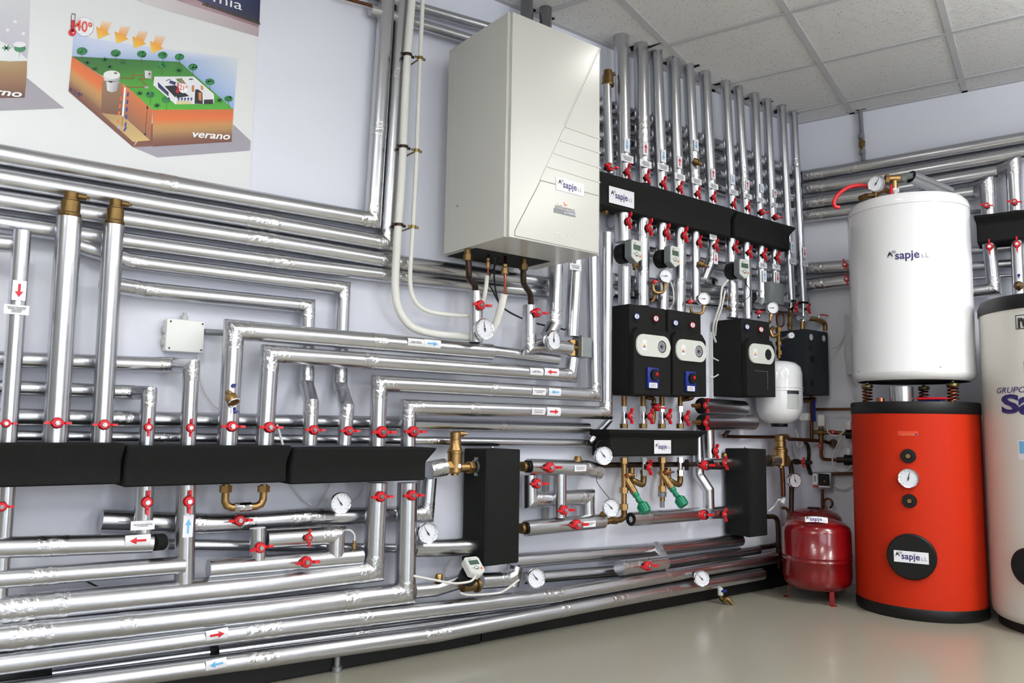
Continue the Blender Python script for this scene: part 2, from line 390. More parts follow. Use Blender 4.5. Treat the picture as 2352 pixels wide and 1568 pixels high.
def logo(parent, fn, s, plate=None, name='printed_logo'):
    """flame mark + word; fn(x,y,e) maps metres to world, s = total width"""
    if plate:
        bm = nb(); pw, ph = plate; n = 8; rows = [[bm.verts.new(fn(-pw/2+pw*k/n, v, 0.0004)) for v in (-ph/2, ph/2)] for k in range(n+1)]
        for k in range(n): bm.faces.new((rows[k][0], rows[k+1][0], rows[k+1][1], rows[k][1]))
        parent = obj('logo_plate', bm, m_sticker, parent)
    bm = nb(); x0 = -s*.5
    def Q(pts, e=.0010): bm.faces.new([bm.verts.new(fn(x0+s*a, s*b, e)) for a, b in pts])
    Q([(.01, -.03), (.0, .03), (.02, .09), (.055, .155), (.055, .05), (.028, .03)]); Q([(.055, .155), (.10, .09), (.135, .03), (.125, -.03), (.105, .03), (.075, .05), (.055, .05)])
    obj('flame_mark', bm, m_ink, parent)
    bm = nb()
    for k in range(3):
        y = .15-.03*k; bm.faces.new([bm.verts.new(fn(x0+s*a, s*b, .0010)) for a, b in ((.085+.012*k, y-.02), (.13, y), (.20+.01*k, y-.005), (.205+.01*k, y+.012), (.13, y+.015), (.085+.012*k, y-.006))])
    obj('flame_stripes', bm, m_inkgrey, parent)
    def fit(word, u0, u1, v0, xh, mat_, nm, bold=0.0):
        me = txt(word, 1.0, 0, .018 if bold else 0, 'LEFT'); xs = [v.co.x for v in me.vertices]; m2 = txt('s', 1.0, 0, 0, 'LEFT'); ys = [v.co.y for v in m2.vertices]; bpy.data.meshes.remove(me); bpy.data.meshes.remove(m2)
        kx = (u1-u0)*s/(max(xs)-min(xs)); ky = xh*s/(max(ys)-min(ys)); y0 = min(ys)
        bm = nb(); flat_text(bm, word, 1.0, lambda a, b: fn(x0+s*u0+(a-min(xs))*kx, s*v0+(b-y0)*ky, .0010), bold=.018 if bold else 0, align='LEFT'); obj(nm, bm, mat_, parent)
    fit('sapje', .19, .78, -.085, .145, m_navy, 'lettering', bold=1.0); fit('s.L', .82, 1.0, -.085, .09, m_inkgrey, 'small_lettering')
def wfn(wall, P_, tilt=0.0):
    c, s_ = math.cos(tilt), math.sin(tilt)
    return lambda x, y, e=0.0: P_ + wall.u*(x*c-y*s_) + V((0, 0, x*s_+y*c)) + wall.n*e
# ------------------------------------------------------------------ the room
def quad_slab(name, pts, th, nrm, mat, **k):
    bm = nb(); a = [bm.verts.new(V(p)) for p in pts]; b = [bm.verts.new(V(p)-V(nrm)*th) for p in pts]; n = len(pts)
    bm.faces.new(a); bm.faces.new(b[::-1])
    for i in range(n): bm.faces.new((a[i], b[i], b[(i+1) % n], a[(i+1) % n]))
    fixn(bm); return obj(name, bm, mat, kind='structure', **k)
XL = -3.2; YB = -6.2
be = B.p(6.6, 0, 0)      # far end of back wall
xe = be.x
quad_slab('floor', [(XL, 0.0, 0), (KX, 0.0, 0), (be.x, be.y, 0), (XL, be.y, 0)], 0.1, (0, 0, 1), m_floor)
YB = be.y
quad_slab('wall_left', [(XL, 0, 0), (KX, 0, 0), (KX, 0, 3.1), (XL, 0, 3.1)], 0.12, (0, -1, 0), m_wall)
quad_slab('wall_back', [B.p(0, 0, 0), B.p(6.6, 0, 0), B.p(6.6, 0, 3.1), B.p(0, 0, 3.1)], 0.12, tuple(B.n), m_wall)
quad_slab('wall_right', [(XL, YB, 0), (XL, 0, 0), (XL, 0, 3.1), (XL, YB, 3.1)], 0.12, (1, 0, 0), m_wall2)
# rear wall with a shop window and a door, behind the camera
def rear():
    bm = nb()
    def bx(x0, x1, z0, z1): box(bm, ((x0+x1)/2, YB-.06, (z0+z1)/2), (x1-x0, .12, z1-z0))
    bx(XL, -2.4, 0, 3.1); bx(-2.4, 1.2, 0, .5); bx(-2.4, 1.2, 2.5, 3.1); bx(1.2, 1.8, 0, 3.1); bx(1.8, 2.8, 2.3, 3.1); bx(2.8, be.x, 0, 3.1)
    obj('wall_front', bm, m_wall2, kind='structure')
rear()
m_glass = bpy.data.materials.new('window_glass'); m_glass.use_nodes = True
_n = m_glass.node_tree; _n.nodes.clear(); _o = _n.nodes.new('ShaderNodeOutputMaterial'); _t = _n.nodes.new('ShaderNodeBsdfTransparent'); _g = _n.nodes.new('ShaderNodeBsdfGlossy'); _g.inputs['Roughness'].default_value = .02; _m = _n.nodes.new('ShaderNodeMixShader'); _m.inputs[0].default_value = .08
_n.links.new(_t.outputs[0], _m.inputs[1]); _n.links.new(_g.outputs[0], _m.inputs[2]); _n.links.new(_m.outputs[0], _o.inputs[0])
m_frame = M('dark_window_frame', (70, 70, 74), .4, noise=(20, .05))
def opening(name, x0, x1, z0, z1, mull):
    bm = nb(); t = .05
    for (a, b, c, d_) in ((x0, x0+t, z0, z1), (x1-t, x1, z0, z1), (x0+t, x1-t, z0, z0+t), (x0+t, x1-t, z1-t, z1)): box(bm, ((a+b)/2, YB-.06, (c+d_)/2), (b-a, .06, d_-c))
    for m in mull: box(bm, (m, YB-.06, (z0+z1)/2), (.05, .06, z1-z0-2*t))
    f = obj(name, bm, m_frame, kind='structure')
    bm = nb(); box(bm, ((x0+x1)/2, YB-.06, (z0+z1)/2), (x1-x0-2*t, .006, z1-z0-2*t)); obj('pane', bm, m_glass, f)
opening('window_1', -2.4, 1.2, .5, 2.5, (-1.2, 0.0)); opening('door_1', 1.8, 2.8, 0.0, 2.3, ())
def ceiling():
    quad = [(XL, 0), (KX, 0), (be.x, YB), (XL, YB)]
    bm = nb(); a = [bm.verts.new((x, y, CEIL)) for x, y in quad]; b = [bm.verts.new((x, y, CEIL+.12)) for x, y in quad]
    bm.faces.new(a[::-1]); bm.faces.new(b)
    for i in range(4): bm.faces.new((a[i], a[(i+1) % 4], b[(i+1) % 4], b[i]))
    fixn(bm)
    # ragged dark openings cut round the pipes
    def hole(pts, e=0.0012):
        f = bm.faces.new([bm.verts.new(floor_at(x, y, CEIL)-V((0, 0, e))) for x, y in pts]); f.material_index = 1
    hole([(1412, 88), (1425, 77), (1445, 84), (1440, 92), (1415, 98)]); hole([(1445, 107), (1472, 99), (1492, 105), (1519, 97), (1519, 99), (1488, 112), (1450, 118)])
    hole([(1520, 144), (1533, 140), (1562, 141), (1530, 150)]); hole([(1580, 153), (1606, 147), (1608, 151), (1590, 158)]); hole([(1600, 168), (1624, 162), (1633, 173), (1612, 172), (1610, 190), (1598, 176)])
    hole([(1633, 194), (1676, 185), (1680, 189), (1664, 196), (1650, 197)]); hole([(1678, 209), (1692, 202), (1706, 204), (1684, 217)]); hole([(1708, 226), (1730, 219), (1742, 220), (1712, 230)]); hole([(1745, 235), (1762, 229), (1778, 232), (1750, 243)])
    hole([(1776, 255), (1790, 247), (1806, 250), (1780, 262)]); hole([(1810, 262), (1822, 258), (1836, 261), (1814, 270)]); hole([(1964, 253), (1989, 249), (1989, 253), (1974, 258)])
    hole([(1192, 18), (1212, 12), (1232, 22), (1226, 34), (1196, 30)]); hole([(1232, 38), (1250, 30), (1276, 42), (1262, 52), (1236, 50)])
    obj('ceiling', bm, [m_tile, m_dark], kind='structure')
    # exposed grid, laid square to the back wall
    bm = nb(); u = B.u; n = -B.n
    def bar(p0, p1, w_=.030):
        dd = (p1-p0).normalized(); s_ = V((-dd.y, dd.x, 0)); M4 = Matrix((dd, s_, V((0, 0, 1)))).transposed().to_4x4(); M4.translation = (p0+p1)/2
        box(bm, (0, 0, 0), ((p1-p0).length, w_, .006), M4)
    def clip(p0, p1):
        t0, t1 = 0.0, 1.0; dd = p1-p0
        for (px, py, nx, ny) in ((0, -.001, 0, -1), (B.p(0, .001, 0).x, B.p(0, .001, 0).y, B.n.x, B.n.y), (XL+.001, 0, 1, 0), (0, YB+.001, 0, 1)):
            a = (p0.x-px)*nx+(p0.y-py)*ny; b = dd.x*nx+dd.y*ny
            if abs(b) < 1e-9:
                if a < 0: return None
                continue
            t = -a/b
            if b > 0: t0 = max(t0, t)
            else: t1 = min(t1, t)
        return (p0+dd*t0, p0+dd*t1) if t1 > t0 else None
    C2 = V((CAM.x, CAM.y, CEIL-.0032))
    for k in range(-10, 10):
        a = -.355-.61*k; c = clip(C2+u*a+n*-8, C2+u*a+n*8)
        if c: bar(*c)
    for k in range(0, 16):
        a = 4.92-.62*k; c = clip(C2+n*a+u*-8-V((0, 0, .0006)), C2+n*a+u*8-V((0, 0, .0006)))
        if c: bar(*c, w_=.028)
    for (p0, p1) in ((V((XL, -.012, C2.z)), V((KX-.02, -.012, C2.z))), (B.p(.0, .012, C2.z), B.p(6.5, .012, C2.z))): bar(p0, p1)
    obj('trim_1', bm, m_tbar, kind='structure')
ceiling()
# black plinth along the foot of the left wall, two boards
def plinth():
    for (xa, xb, dfr, zt) in ((-400, 1106, .100, .145), (1106, 1812, .088, .135)):
        X0 = L.at(xa, 1480, dfr).x if xa > 0 else -1.2; X1 = L.at(xb, 1400, dfr).x
        bm = nb(); box(bm, ((X0+X1)/2, -dfr/2-.001, zt/2+.001), (X1-X0-.002, dfr, zt), bev=.003); obj('baseboard_left', bm, m_blackpl, kind='structure')
plinth()
# ------------------------------------------------------------------ poster on the left wall
def poster():
    d0 = .006; xr = L.at(597, 0, d0).x; xr = (xr+L.at(571, 437, d0).x)/2; zb = L.at(571, 470, d0).z; xl = L.at(-330, 300, d0).x; zt = CEIL-.02
    bm = nb(); box(bm, ((xl+xr)/2, -d0/2-.0005, (zb+zt)/2), (xr-xl, d0-.001, zt-zb)); root = obj('wall_poster', bm, m_poster, None, 'white wall poster with a cutaway drawing of a house in summer, above the silver pipes', 'poster')
    VS = []; FS = []; CS = []; S = 3.016
    def px(x, y, k): return L.at(x/S, y/S, d0+.0006+.00025*k)
    def pl(k, pts, cols):
        if not isinstance(cols, list): cols = [cols]*len(pts)
        i0 = len(VS)
        for (x, y), c in zip(pts, cols): VS.append(px(x, y, k)); CS.append(lin(c))
        FS.append(list(range(i0, i0+len(pts))))
    def disc(k, x, y, rx, ry, c, n=18): pl(k, [(x+rx*math.cos(2*math.pi*i/n), y+ry*math.sin(2*math.pi*i/n)) for i in range(n)], c)
    def line(k, x0, y0, x1, y1, w_, c):
        dx, dy = x1-x0, y1-y0; l = math.hypot(dx, dy); nx, ny = -dy/l*w_/2, dx/l*w_/2; pl(k, [(x0+nx, y0+ny), (x1+nx, y1+ny), (x1-nx, y1-ny), (x0-nx, y0-ny)], c)
    # banner photograph strip along the top right
    pl(1, [(900, -60), (1806, -60), (1790, 255), (1500, 170), (1150, 70), (960, 10)], [(190, 170, 172), (190, 170, 172), (176, 160, 166), (196, 184, 186), (205, 198, 200), (215, 210, 212)])
    pl(2, [(1060, -60), (1806, -60), (1793, 190), (1560, 110), (1300, 30)], [(150, 110, 118), (128, 70, 84), (150, 118, 128), (165, 135, 142), (186, 160, 165)])
    pl(3, [(1230, -60), (1806, -60), (1797, 165), (1640, 110), (1430, 30), (1340, -10)], [(60, 70, 110), (26, 36, 84), (46, 50, 66), (62, 66, 90), (70, 78, 112), (90, 90, 120)])
    for i in range(26):
        x = 1400+15.5*i; y = 20+5.4*i; pl(4, [(x, y+14), (x+8, y-10-8*(i % 3)), (x+17, y+18)], (74+8*(i % 2), 66, 52))
    # shadow under the block, sky behind it
    pl(1, [(1615, 860), (1737, 975), (1733, 1043), (1090, 1090), (920, 1018), (1605, 980)], (158, 154, 164))
    pl(1, [(512, 205), (640, 265), (1000, 320), (1250, 350), (1648, 400), (1620, 757), (1245, 428), (498, 390)], [(196, 208, 232), (200, 210, 232), (208, 216, 234), (212, 220, 232), (216, 222, 228), (150, 178, 222), (150, 172, 214), (164, 180, 214)])
    pl(2, [(498, 390), (1245, 428), (1618, 757), (1058, 760), (830, 570), (700, 520)], [(52, 104, 52), (60, 122, 60), (80, 168, 58), (82, 178, 52), (74, 150, 50), (66, 124, 50)])
    # left cut face in bands parallel to the turf edge
    T = [(498, 390), (1058, 760)]; Bt = [(474, 632), (922, 1018)]
    stops = [(0, (206, 110, 62)), (.25, (222, 112, 60)), (.45, (196, 142, 84)), (.6, (176, 136, 88)), (.8, (136, 92, 70)), (1, (112, 66, 56))]
    def mixp(a, b, t): return (a[0]+(b[0]-a[0])*t, a[1]+(b[1]-a[1])*t)
    for (t0, c0), (t1, c1) in zip(stops, stops[1:]):
        pl(3, [mixp(T[0], Bt[0], t0), mixp(T[1], Bt[1], t0), mixp(T[1], Bt[1], t1), mixp(T[0], Bt[0], t1)], [c0, c0, c1, c1])
    T2 = [(1058, 760), (1618, 757)]; B2 = [(922, 1018), (1605, 982)]
    for (t0, c0), (t1, c1) in zip(stops, stops[1:]):
        a0 = (1058, 760+t0*255); a1 = (1058, 760+t1*255); pl(3, [a0, mixp(T2[1], B2[1], t0), mixp(T2[1], B2[1], t1), a1], [c0, c0, c1, c1])
    pl(3, [(922, 1018), (1058, 1012), (1058, 850)], (124, 78, 62))
    # trench with the buried probe
    pl(4, [(708, 560), (850, 575), (850, 800), (700, 782)], [(150, 120, 90), (150, 120, 90), (120, 82, 66), (120, 82, 66)])
    pl(4, [(850, 575), (1058, 760), (1040, 975), (850, 800)], [(214, 122, 70), (206, 116, 66), (140, 96, 74), (140, 100, 76)])
    pl(5, [(700, 782), (850, 800), (1040, 972), (922, 982)], [(170, 140, 96), (186, 156, 104), (206, 176, 118), (206, 178, 120)])
    pl(6, [(860, 605), (873, 605), (857, 805), (843, 805)], (240, 240, 240)); line(6, 850, 805, 846, 870, 4, (176, 60, 50))
    for i in range(5): line(6, 845-6*i, 615+52*i, 840-6*i, 645+52*i, 13, (222, 84+10*i, 52)); line(6, 888-4*i, 640+52*i, 884-4*i, 668+52*i, 12, (40, 62, 150))
    line(6, 875, 880, 858, 908, 12, (40, 62, 150)); disc(6, 822, 884, 9, 8, (150, 178, 214))
    line(6, 1021, 735, 1005, 940, 3, (70, 52, 44)); pl(6, [(1012, 752), (1021, 728), (1031, 754)], (60, 46, 40)); pl(6, [(996, 922), (1005, 944), (1014, 924)], (60, 46, 40))
    # tank, pump, pipes
    pl(6, [(736, 560), (822, 560), (812, 628), (776, 640), (742, 628)], [(226, 226, 228), (160, 160, 166), (150, 150, 156), (190, 190, 194), (220, 220, 222)])
    pl(6, [(716, 515), (832, 520), (828, 560), (775, 575), (722, 556)], [(200, 200, 204), (176, 176, 180), (150, 150, 156), (180, 180, 186), (214, 214, 216)]); disc(7, 774, 518, 58, 30, (226, 226, 228)); line(8, 790, 505, 812, 508, 12, (130, 100, 90))
    for a in ((832, 540, 925, 542), (925, 542, 915, 520), (915, 520, 1000, 522), (870, 602, 1030, 604), (1030, 604, 965, 545), (965, 545, 1060, 540)): line(6, *a, 6, (146, 84, 40))
    pl(7, [(1003, 488), (1052, 492), (1050, 546), (1005, 540)], [(226, 226, 230), (160, 160, 166), (150, 150, 156), (220, 220, 224)]); disc(8, 1036, 512, 7, 7, (120, 40, 40)); disc(7, 1015, 604, 14, 9, (170, 170, 176))
    # open house
    pl(6, [(1070, 530), (1340, 530), (1484, 660), (1480, 720), (1215, 722), (1062, 590)], (226, 226, 230)); pl(7, [(1140, 596), (1215, 590), (1310, 665), (1218, 680)], (36, 34, 42)); pl(7, [(1215, 545), (1262, 540), (1300, 600), (1240, 570)], (150, 120, 100))
    pl(7, [(1092, 566), (1168, 640), (1168, 668), (1096, 604)], (46, 56, 96)); pl(7, [(1352, 620), (1372, 618), (1402, 640), (1405, 720), (1345, 718)], (40, 36, 44)); pl(7, [(1410, 690), (1475, 688), (1478, 720), (1410, 720)], (46, 42, 48))
    for a in ((1204, 540, 1214, 578), (1264, 545, 1330, 600), (1340, 534, 1480, 655), (1220, 668, 1216, 722), (1346, 640, 1344, 718), (1410, 660, 1408, 720)): line(8, *a, 7, (244, 244, 246))
    pl(8, [(1328, 590), (1346, 592), (1344, 638), (1328, 634)], (196, 128, 84)); pl(8, [(1374, 640), (1398, 640), (1396, 700), (1376, 690)], (200, 128, 80)); pl(8, [(1390, 590), (1408, 596), (1408, 625), (1392, 620)], (206, 140, 90)); pl(8, [(1226, 548), (1256, 548), (1252, 574), (1226, 562)], (92, 140, 70)); pl(8, [(1310, 544), (1336, 544), (1336, 552), (1310, 552)], (60, 60, 64)); line(8, 1175, 565, 1215, 580, 22, (56, 66, 110)); line(9, 1150, 558, 1180, 548, 5, (60, 66, 100))
    pl(7, [(1226, 700), (1316, 700), (1326, 720), (1218, 720)], (214, 204, 150))
    for i in range(5): pl(9, [(1228+22*i, 686), (1238+22*i, 672), (1248+22*i, 686), (1242+22*i, 686), (1242+22*i, 698), (1234+22*i, 698), (1234+22*i, 686)], (60, 74, 130))
    disc(9, 1270, 612, 31, 33, (244, 244, 246)); line(9, 1234, 572, 1230, 628, 9, (196, 40, 44)); disc(10, 1229, 632, 12, 11, (196, 40, 44))
    # trees and shrubs
    G = [(44, 122, 70), (60, 152, 90), (40, 108, 60)]
    rnd = random.Random(3)
    for x, y, s in ((568, 354, 38), (802, 368, 36), (982, 374, 34), (1127, 382, 34), (1244, 394, 33), (1337, 464, 33), (1454, 567, 33), (1583, 684, 30), (1040, 655, 33), (1152, 690, 32), (1122, 450, 32)):
        line(4, x, y+10, x+2, y+70, 3, (96, 74, 60)); disc(5, x, y, s, s*.72, G[0], 12)
        for i in range(10): disc(6, x+rnd.uniform(-.7, .7)*s, y+rnd.uniform(-.5, .5)*s, s*.2, s*.16, G[1+i % 2], 7)
    for x, y in ((605, 434), (658, 476), (728, 414), (760, 463), (853, 432), (1240, 488), (968, 646), (1088, 730), (1522, 694)):
        for i in range(6): a = math.pi*2*i/6+.3; line(5, x, y, x+24*math.cos(a), y+18*math.sin(a), 8, (34, 96, 50))
    # sun arrows
    for x, y in ((715, 205), (843, 238), (966, 272), (1086, 305)):
        pl(5, [(x-5, y-58), (x+60, y-52), (x+28, y+18), (x+46, y+30), (x-34, y+64), (x-48, y-22), (x-24, y-8)], [(232, 214, 196), (228, 208, 190), (232, 160, 70), (234, 160, 60), (242, 206, 70), (236, 160, 60), (232, 160, 70)])
    # thermometer and balloon
    disc(5, 586, 185, 64, 67, (150, 130, 160), 28); disc(6, 586, 185, 62, 65, (238, 238, 242), 28); line(7, 510, 94, 501, 222, 28, (60, 40, 46)); line(8, 509, 100, 507, 138, 20, (236, 236, 236)); line(8, 507, 138, 501, 222, 20, (206, 30, 40)); disc(8, 501, 224, 27, 25, (206, 30, 40)); disc(9, 508, 226, 6, 6, (250, 200, 200))
    for i in range(3): line(9, 505, 106+12*i, 516, 107+12*i, 3, (60, 50, 60))
    # neighbouring winter drawing, cropped by the picture edge
    pl(1, [(-330, 520), (188, 540), (447, 750), (-330, 778)], (156, 152, 160)); pl(2, [(-330, -60), (212, -60), (200, 300), (188, 420), (-330, 420)], [(210, 212, 216), (212, 213, 214), (196, 194, 206), (186, 182, 196), (176, 174, 190)])
    pl(3, [(-330, 130), (0, 282), (120, 350), (189, 410), (188, 422), (60, 424), (-330, 400)], (222, 224, 226)); pl(3, [(-330, 400), (0, 416), (60, 426), (188, 421), (186, 520), (-330, 530)], [(166, 140, 96)]*3+[(160, 134, 92), (150, 112, 76), (140, 104, 72)]); pl(3, [(-330, 530), (186, 520), (171, 676), (-330, 684)], [(140, 104, 72), (150, 112, 76), (104, 62, 52), (104, 62, 52)])
    for x, y in ((52, 207), (162, 232), (105, 150)): disc(4, x, y, 13, 12, (226, 226, 232))
    disc(4, 138, 336, 42, 26, (58, 130, 92), 12); disc(5, 136, 308, 44, 20, (228, 226, 230), 12); line(4, 136, 350, 134, 395, 3, (120, 84, 74)); 
    for i in range(6): a = math.pi*2*i/6; line(5, 45, 332, 45+30*math.cos(a), 332+20*math.sin(a), 9, (44, 120, 76))
    me = bpy.data.meshes.new('printed_drawing'); c0 = sum(VS, V())/len(VS); me.from_pydata([v-c0 for v in VS], [], FS); me.materials.append(m_print)
    at = me.color_attributes.new('ink', 'FLOAT_COLOR', 'POINT')
    for i, c in enumerate(CS): at.data[i].color = c
    link(bpy.data.objects.new('printed_drawing', me), Matrix.Translation(c0), root)
    def word(body, x, y, hpx, wpx, mat, nm, sl=0.0, bold=0.0, sh=0.0):
        Pq = L.at(x/S, y/S, d0+.0045); Hh = (L.at(x/S, (y-hpx/2)/S, d0)-L.at(x/S, (y+hpx/2)/S, d0)).length
        me_ = txt(body, 1.0, sh, 0, 'CENTER'); xs = [v.co.x for v in me_.vertices]; bpy.data.meshes.remove(me_); Wd = (L.at((x+wpx/2)/S, y/S, d0)-L.at((x-wpx/2)/S, y/S, d0)).length
        fx = Wd/(max(xs)-min(xs))/(Hh/.72)
        bm = nb(); flat_text(bm, body, 1.0, lambda a, b: Pq+V((a*fx*Hh/.72, 0, b*Hh/.72+a*fx*Hh/.72*sl)), font_shear=sh, bold=bold); obj(nm, bm, mat, root)
    m_wink = M('white_print_ink', (244, 244, 244), .4, noise=(20, .01)); m_rp = M('orange_red_print_ink', (224, 84, 66), .4, noise=(20, .01)); m_bp = M('dark_blue_print_ink', (54, 60, 110), .4, noise=(20, .01))
    word('verano', 1460, 937, 50, 250, m_wink, 'word_verano', bold=.02, sh=.22, sl=.165); word('invierno', -78, 628, 50, 440, m_wink, 'word_invierno', bold=.02, sh=.22, sl=.14)
    word('geotermia', 1375, -52, 72, 600, m_wink, 'word_geotermia', sl=.02)
    word('40º', 580, 186, 76, 112, m_rp, 'temperature_forty', bold=.012, sl=.06); word('21º', 1270, 610, 36, 52, m_rp, 'temperature_twentyone', bold=.01, sl=.06); word('+14º', 528, 642, 36, 90, m_bp, 'temperature_fourteen', bold=.008, sl=-.45)
poster()
# ------------------------------------------------------------------ long horizontal runs, upper left
T2 = ['CIRCUITO RETORNO', 'ALTHERMA - COLECTOR 1']
P('topmost silver insulated pipe running level under the poster, then turning up to the ceiling', [(-60, 346, .05), (856, 507, .05), (895, -112, .05)], 40, .05, wi=1)
P('second silver pipe under the poster, turning up beside the white refrigerant tube', [(-60, 400, .05), (600, 509, .05), (889, 560, .05), (930, -97, .05)], 42, .05, wi=1)
P('third silver pipe below the poster, passing behind the white tubes under the boiler', [(-60, 451, .05), (600, 551, .05), (899, 601, .05), (1256, 650, .05)], 40, .05, wi=1)
P('fourth silver pipe below the poster, lowest of those reaching under the boiler', [(-60, 505, .05), (640, 602, .05), (900, 634, .05), (1256, 675, .05)], 32, .05, wi=2)
P('silver pipe turning down left of the white tubes, behind the paired horizontal runs', [(170, 560, .05), (300, 600, .05), (789, 662, .05), (781, 885, .05), (797, 935, .14), (790, 1022, .14)], 32, .05, wi=2, valves=[(800, 989, 0, 44, .14)])
P('silver pipe from the second brass-capped column, turning down at its right end', [(236, 650, .09), (330, 665, .05), (707, 703, .05), (704, 882, .05), (715, 925, .14), (711, 1022, .14)], 34, .05, wi=2, valves=[(720, 987, 0, 46, .14)])
P('short silver pipe at the left edge of the picture just above the red down arrow', [(-60, 553), (40, 562)], 40, .10)
P('silver vertical pipe at the far left with a red down arrow sticker', [(51, 530), (17, 1024)], 44, valves=[(14, 972, 0, 50)], st=[(44, 667, 32, 46, dict(arrow='rv')), (38, 711, 58, 22, dict(lines=['CIRCUITO IDA CALDERA', 'BIOMASA - ESTUFA DE', 'COLECTORES', 'COLECTOR 1'], tilt=.0))])
P('thick silver vertical pipe under the left brass air vent', [(159, 500), (126, 1024)], 61, valves=[(131, 971, 0, 64)])
P('thick silver vertical pipe under the right brass air vent, crumpled foil at its foot', [(261, 517), (232, 1024)], 50, valves=[(239, 975, 0, 58)])
P('short silver vertical pipe with an upright red handle, fed from the left', [(-60, 887, .05), (310, 901, .05), (343, 903, .14), (336, 1024, .14)], 36, wi=2, valves=[(340, 981, 90, 42)])
P('silver vertical pipe with an upright red handle under the grey junction box', [(-60, 823, .05), (400, 838, .05), (440, 842, .14), (431, 1024, .14)], 38, wi=2, valves=[(437, 982, 90, 42)])
P('long silver horizontal pipe on the wall behind the row of red handles', [(-60, 956), (910, 972), (1350, 983)], 42, .05)
P('lowest silver pipe behind the red handles, bending up at its right end', [(-60, 1000, .045), (1354, 1017, .05), (1400, 962, .11)], 29, .045)
P('silver riser with the brass drain cock, running right with a blue right arrow', [(522, 1024), (537, 757), (1128, 808)], 46, valves=[(532, 979, 0, 54)], st=[(938+18, 786, 37, 17, dict(lines=T2, curve=.038, tilt=-.0)), (994, 789, 38, 18, dict(arrow='b+', curve=.038))], wi=1)
P('thin silver pipe continuing from the thick one below the foil sleeves', [(1128, 806), (1280, 826)], 28, .12)
P('silver pipe with a red left arrow that turns up to the brass three-way valve', [(607, 1024), (620, 813), (1312, 862), (1316, 822)], 42, wi=1, valves=[(618, 981, 0, 54)], st=[(1233, 853, 30, 16, dict(lines=['CIRCUITO IDA', 'ALTHERMA - COLECTOR 1'], curve=.035)), (1268, 854, 33, 17, dict(arrow='r-', curve=.035))])
P('silver pipe with a blue left arrow that turns up left of the outermost riser', [(866, 1024), (871, 880), (1366, 907), (1359, 560)], 38, wi=1, valves=[(876, 992, 0, 54)], st=[(1239, 899, 30, 16, dict(lines=['CIRCUITO RETORNO', 'COLECTOR 2'], curve=.035)), (1275, 900, 28, 17, dict(arrow='b-', curve=.035))])
P('silver pipe with a red right arrow that turns up beside the pump units', [(937, 1024), (938, 935), (1392, 948), (1393, 535)], 36, wi=1, valves=[(948, 991, 0, 48)], st=[(1237, 944, 30, 16, dict(lines=['CIRCUITO IDA', 'COLECTOR 2'], curve=.035)), (1273, 945, 31, 20, dict(arrow='r+', curve=.035))])
P('silver pipe standing above the brass three-way valve behind the boiler corner', [(1314, 773), (1325, 560)], 35, .14, st=[(1322, 613, 26, 15, dict(lines=['CIRCUITO IDA', 'ALTHERMA']))])
P('silver pipe coming down behind the boiler and kinking left to the foil elbow', [(1277, 560), (1273, 745), (1258, 772)], 35, .13)
# brass air vents on the two columns
def air_vent(label, x, ytop, ybot, wpx, d, wall=L, tip=1, mat=None, group=None, tipang=1):
    A = wall.at(x, ybot, d); Tp = wall.at(x, ytop, d); r = (wall.at(x+wpx/2, ybot, d)-wall.at(x-wpx/2, ybot, d)).length/2*.85; h = Tp.z-A.z
    root = empty('air_vent', A, label, 'air vent', group); m = Matrix.Translation(A)
    bm = nb(); lathe(bm, [(0, 0), (r*1.05, 0), (r*1.12, h*.06), (r*1.12, h*.14), (r*.98, h*.18), (r*.95, h*.62), (r*.80, h*.66), (r*.80, h*.72), (r*.72, h*.74), (r*.72, h*.97), (r*.5, h), (0, h)], m, 28); fixn(bm); obj('body', bm, mat or m_brassd, root, smooth=35)
    bm = nb(); zc = A+V((0, 0, h*.88)); cyl(bm, zc-wall.u*r*.3, zc+wall.u*r*1.45, r*.36, 14); cyl(bm, zc+wall.u*r*1.45, zc+wall.u*r*1.8, r*.18, 10); obj('outlet_nozzle', bm, mat or m_brassd, root, smooth=35)
    return root
air_vent('left of the two brass air vents, on the thick vertical pipe', 160, 440, 500, 56, .14)
air_vent('right of the two brass air vents, on the second thick vertical pipe', 263, 457, 517, 48, .14)
# brass drain / strainer on the VE riser
def drain(label, x, y, d):
    c = L.at(x, y, d); root = empty('drain_cock', c, label, 'drain valve')
    bm = nb(); lathe(bm, [(0, .02), (.017, .02), (.020, .012), (.020, -.005), (.014, -.012), (.010, -.03), (0, -.03)], axm(c, V((.15, -.6, -.55))), 18); fixn(bm); obj('body', bm, m_brass, root, smooth=35)
    bm = nb(); lathe(bm, [(.018, .021), (.022, .023), (.018, .026)], axm(c, V((.15, -.6, -.55))), 18); fixn(bm); obj('sealing_ring', bm, m_chrome, root)
    e = c+V((.004, -.02, -.033)); bm = nb(); cyl(bm, e, e+V((0, -.008, -.016)), .005, 10); box(bm, e+V((.004, -.010, -.012)), (.016, .003, .005)); obj('blue_tap', bm, m_blue, root)
drain('brass drain cock with a blue tap, below the left of two pipe corners', 532, 914, .185)
c = L.at(536, 886, .178); bm = nb(); lathe(bm, [(0, -.008), (.007, -.008), (.007, .006), (0, .006)], axm(c, V((0, -1, 0))), 14); box(bm, c+V((0, -.010, .005)), (.013, .005, .004)); fixn(bm)
obj('test_plug', bm, m_blue, None, 'small blue test plug above the brass drain cock', 'plug', smooth=35)
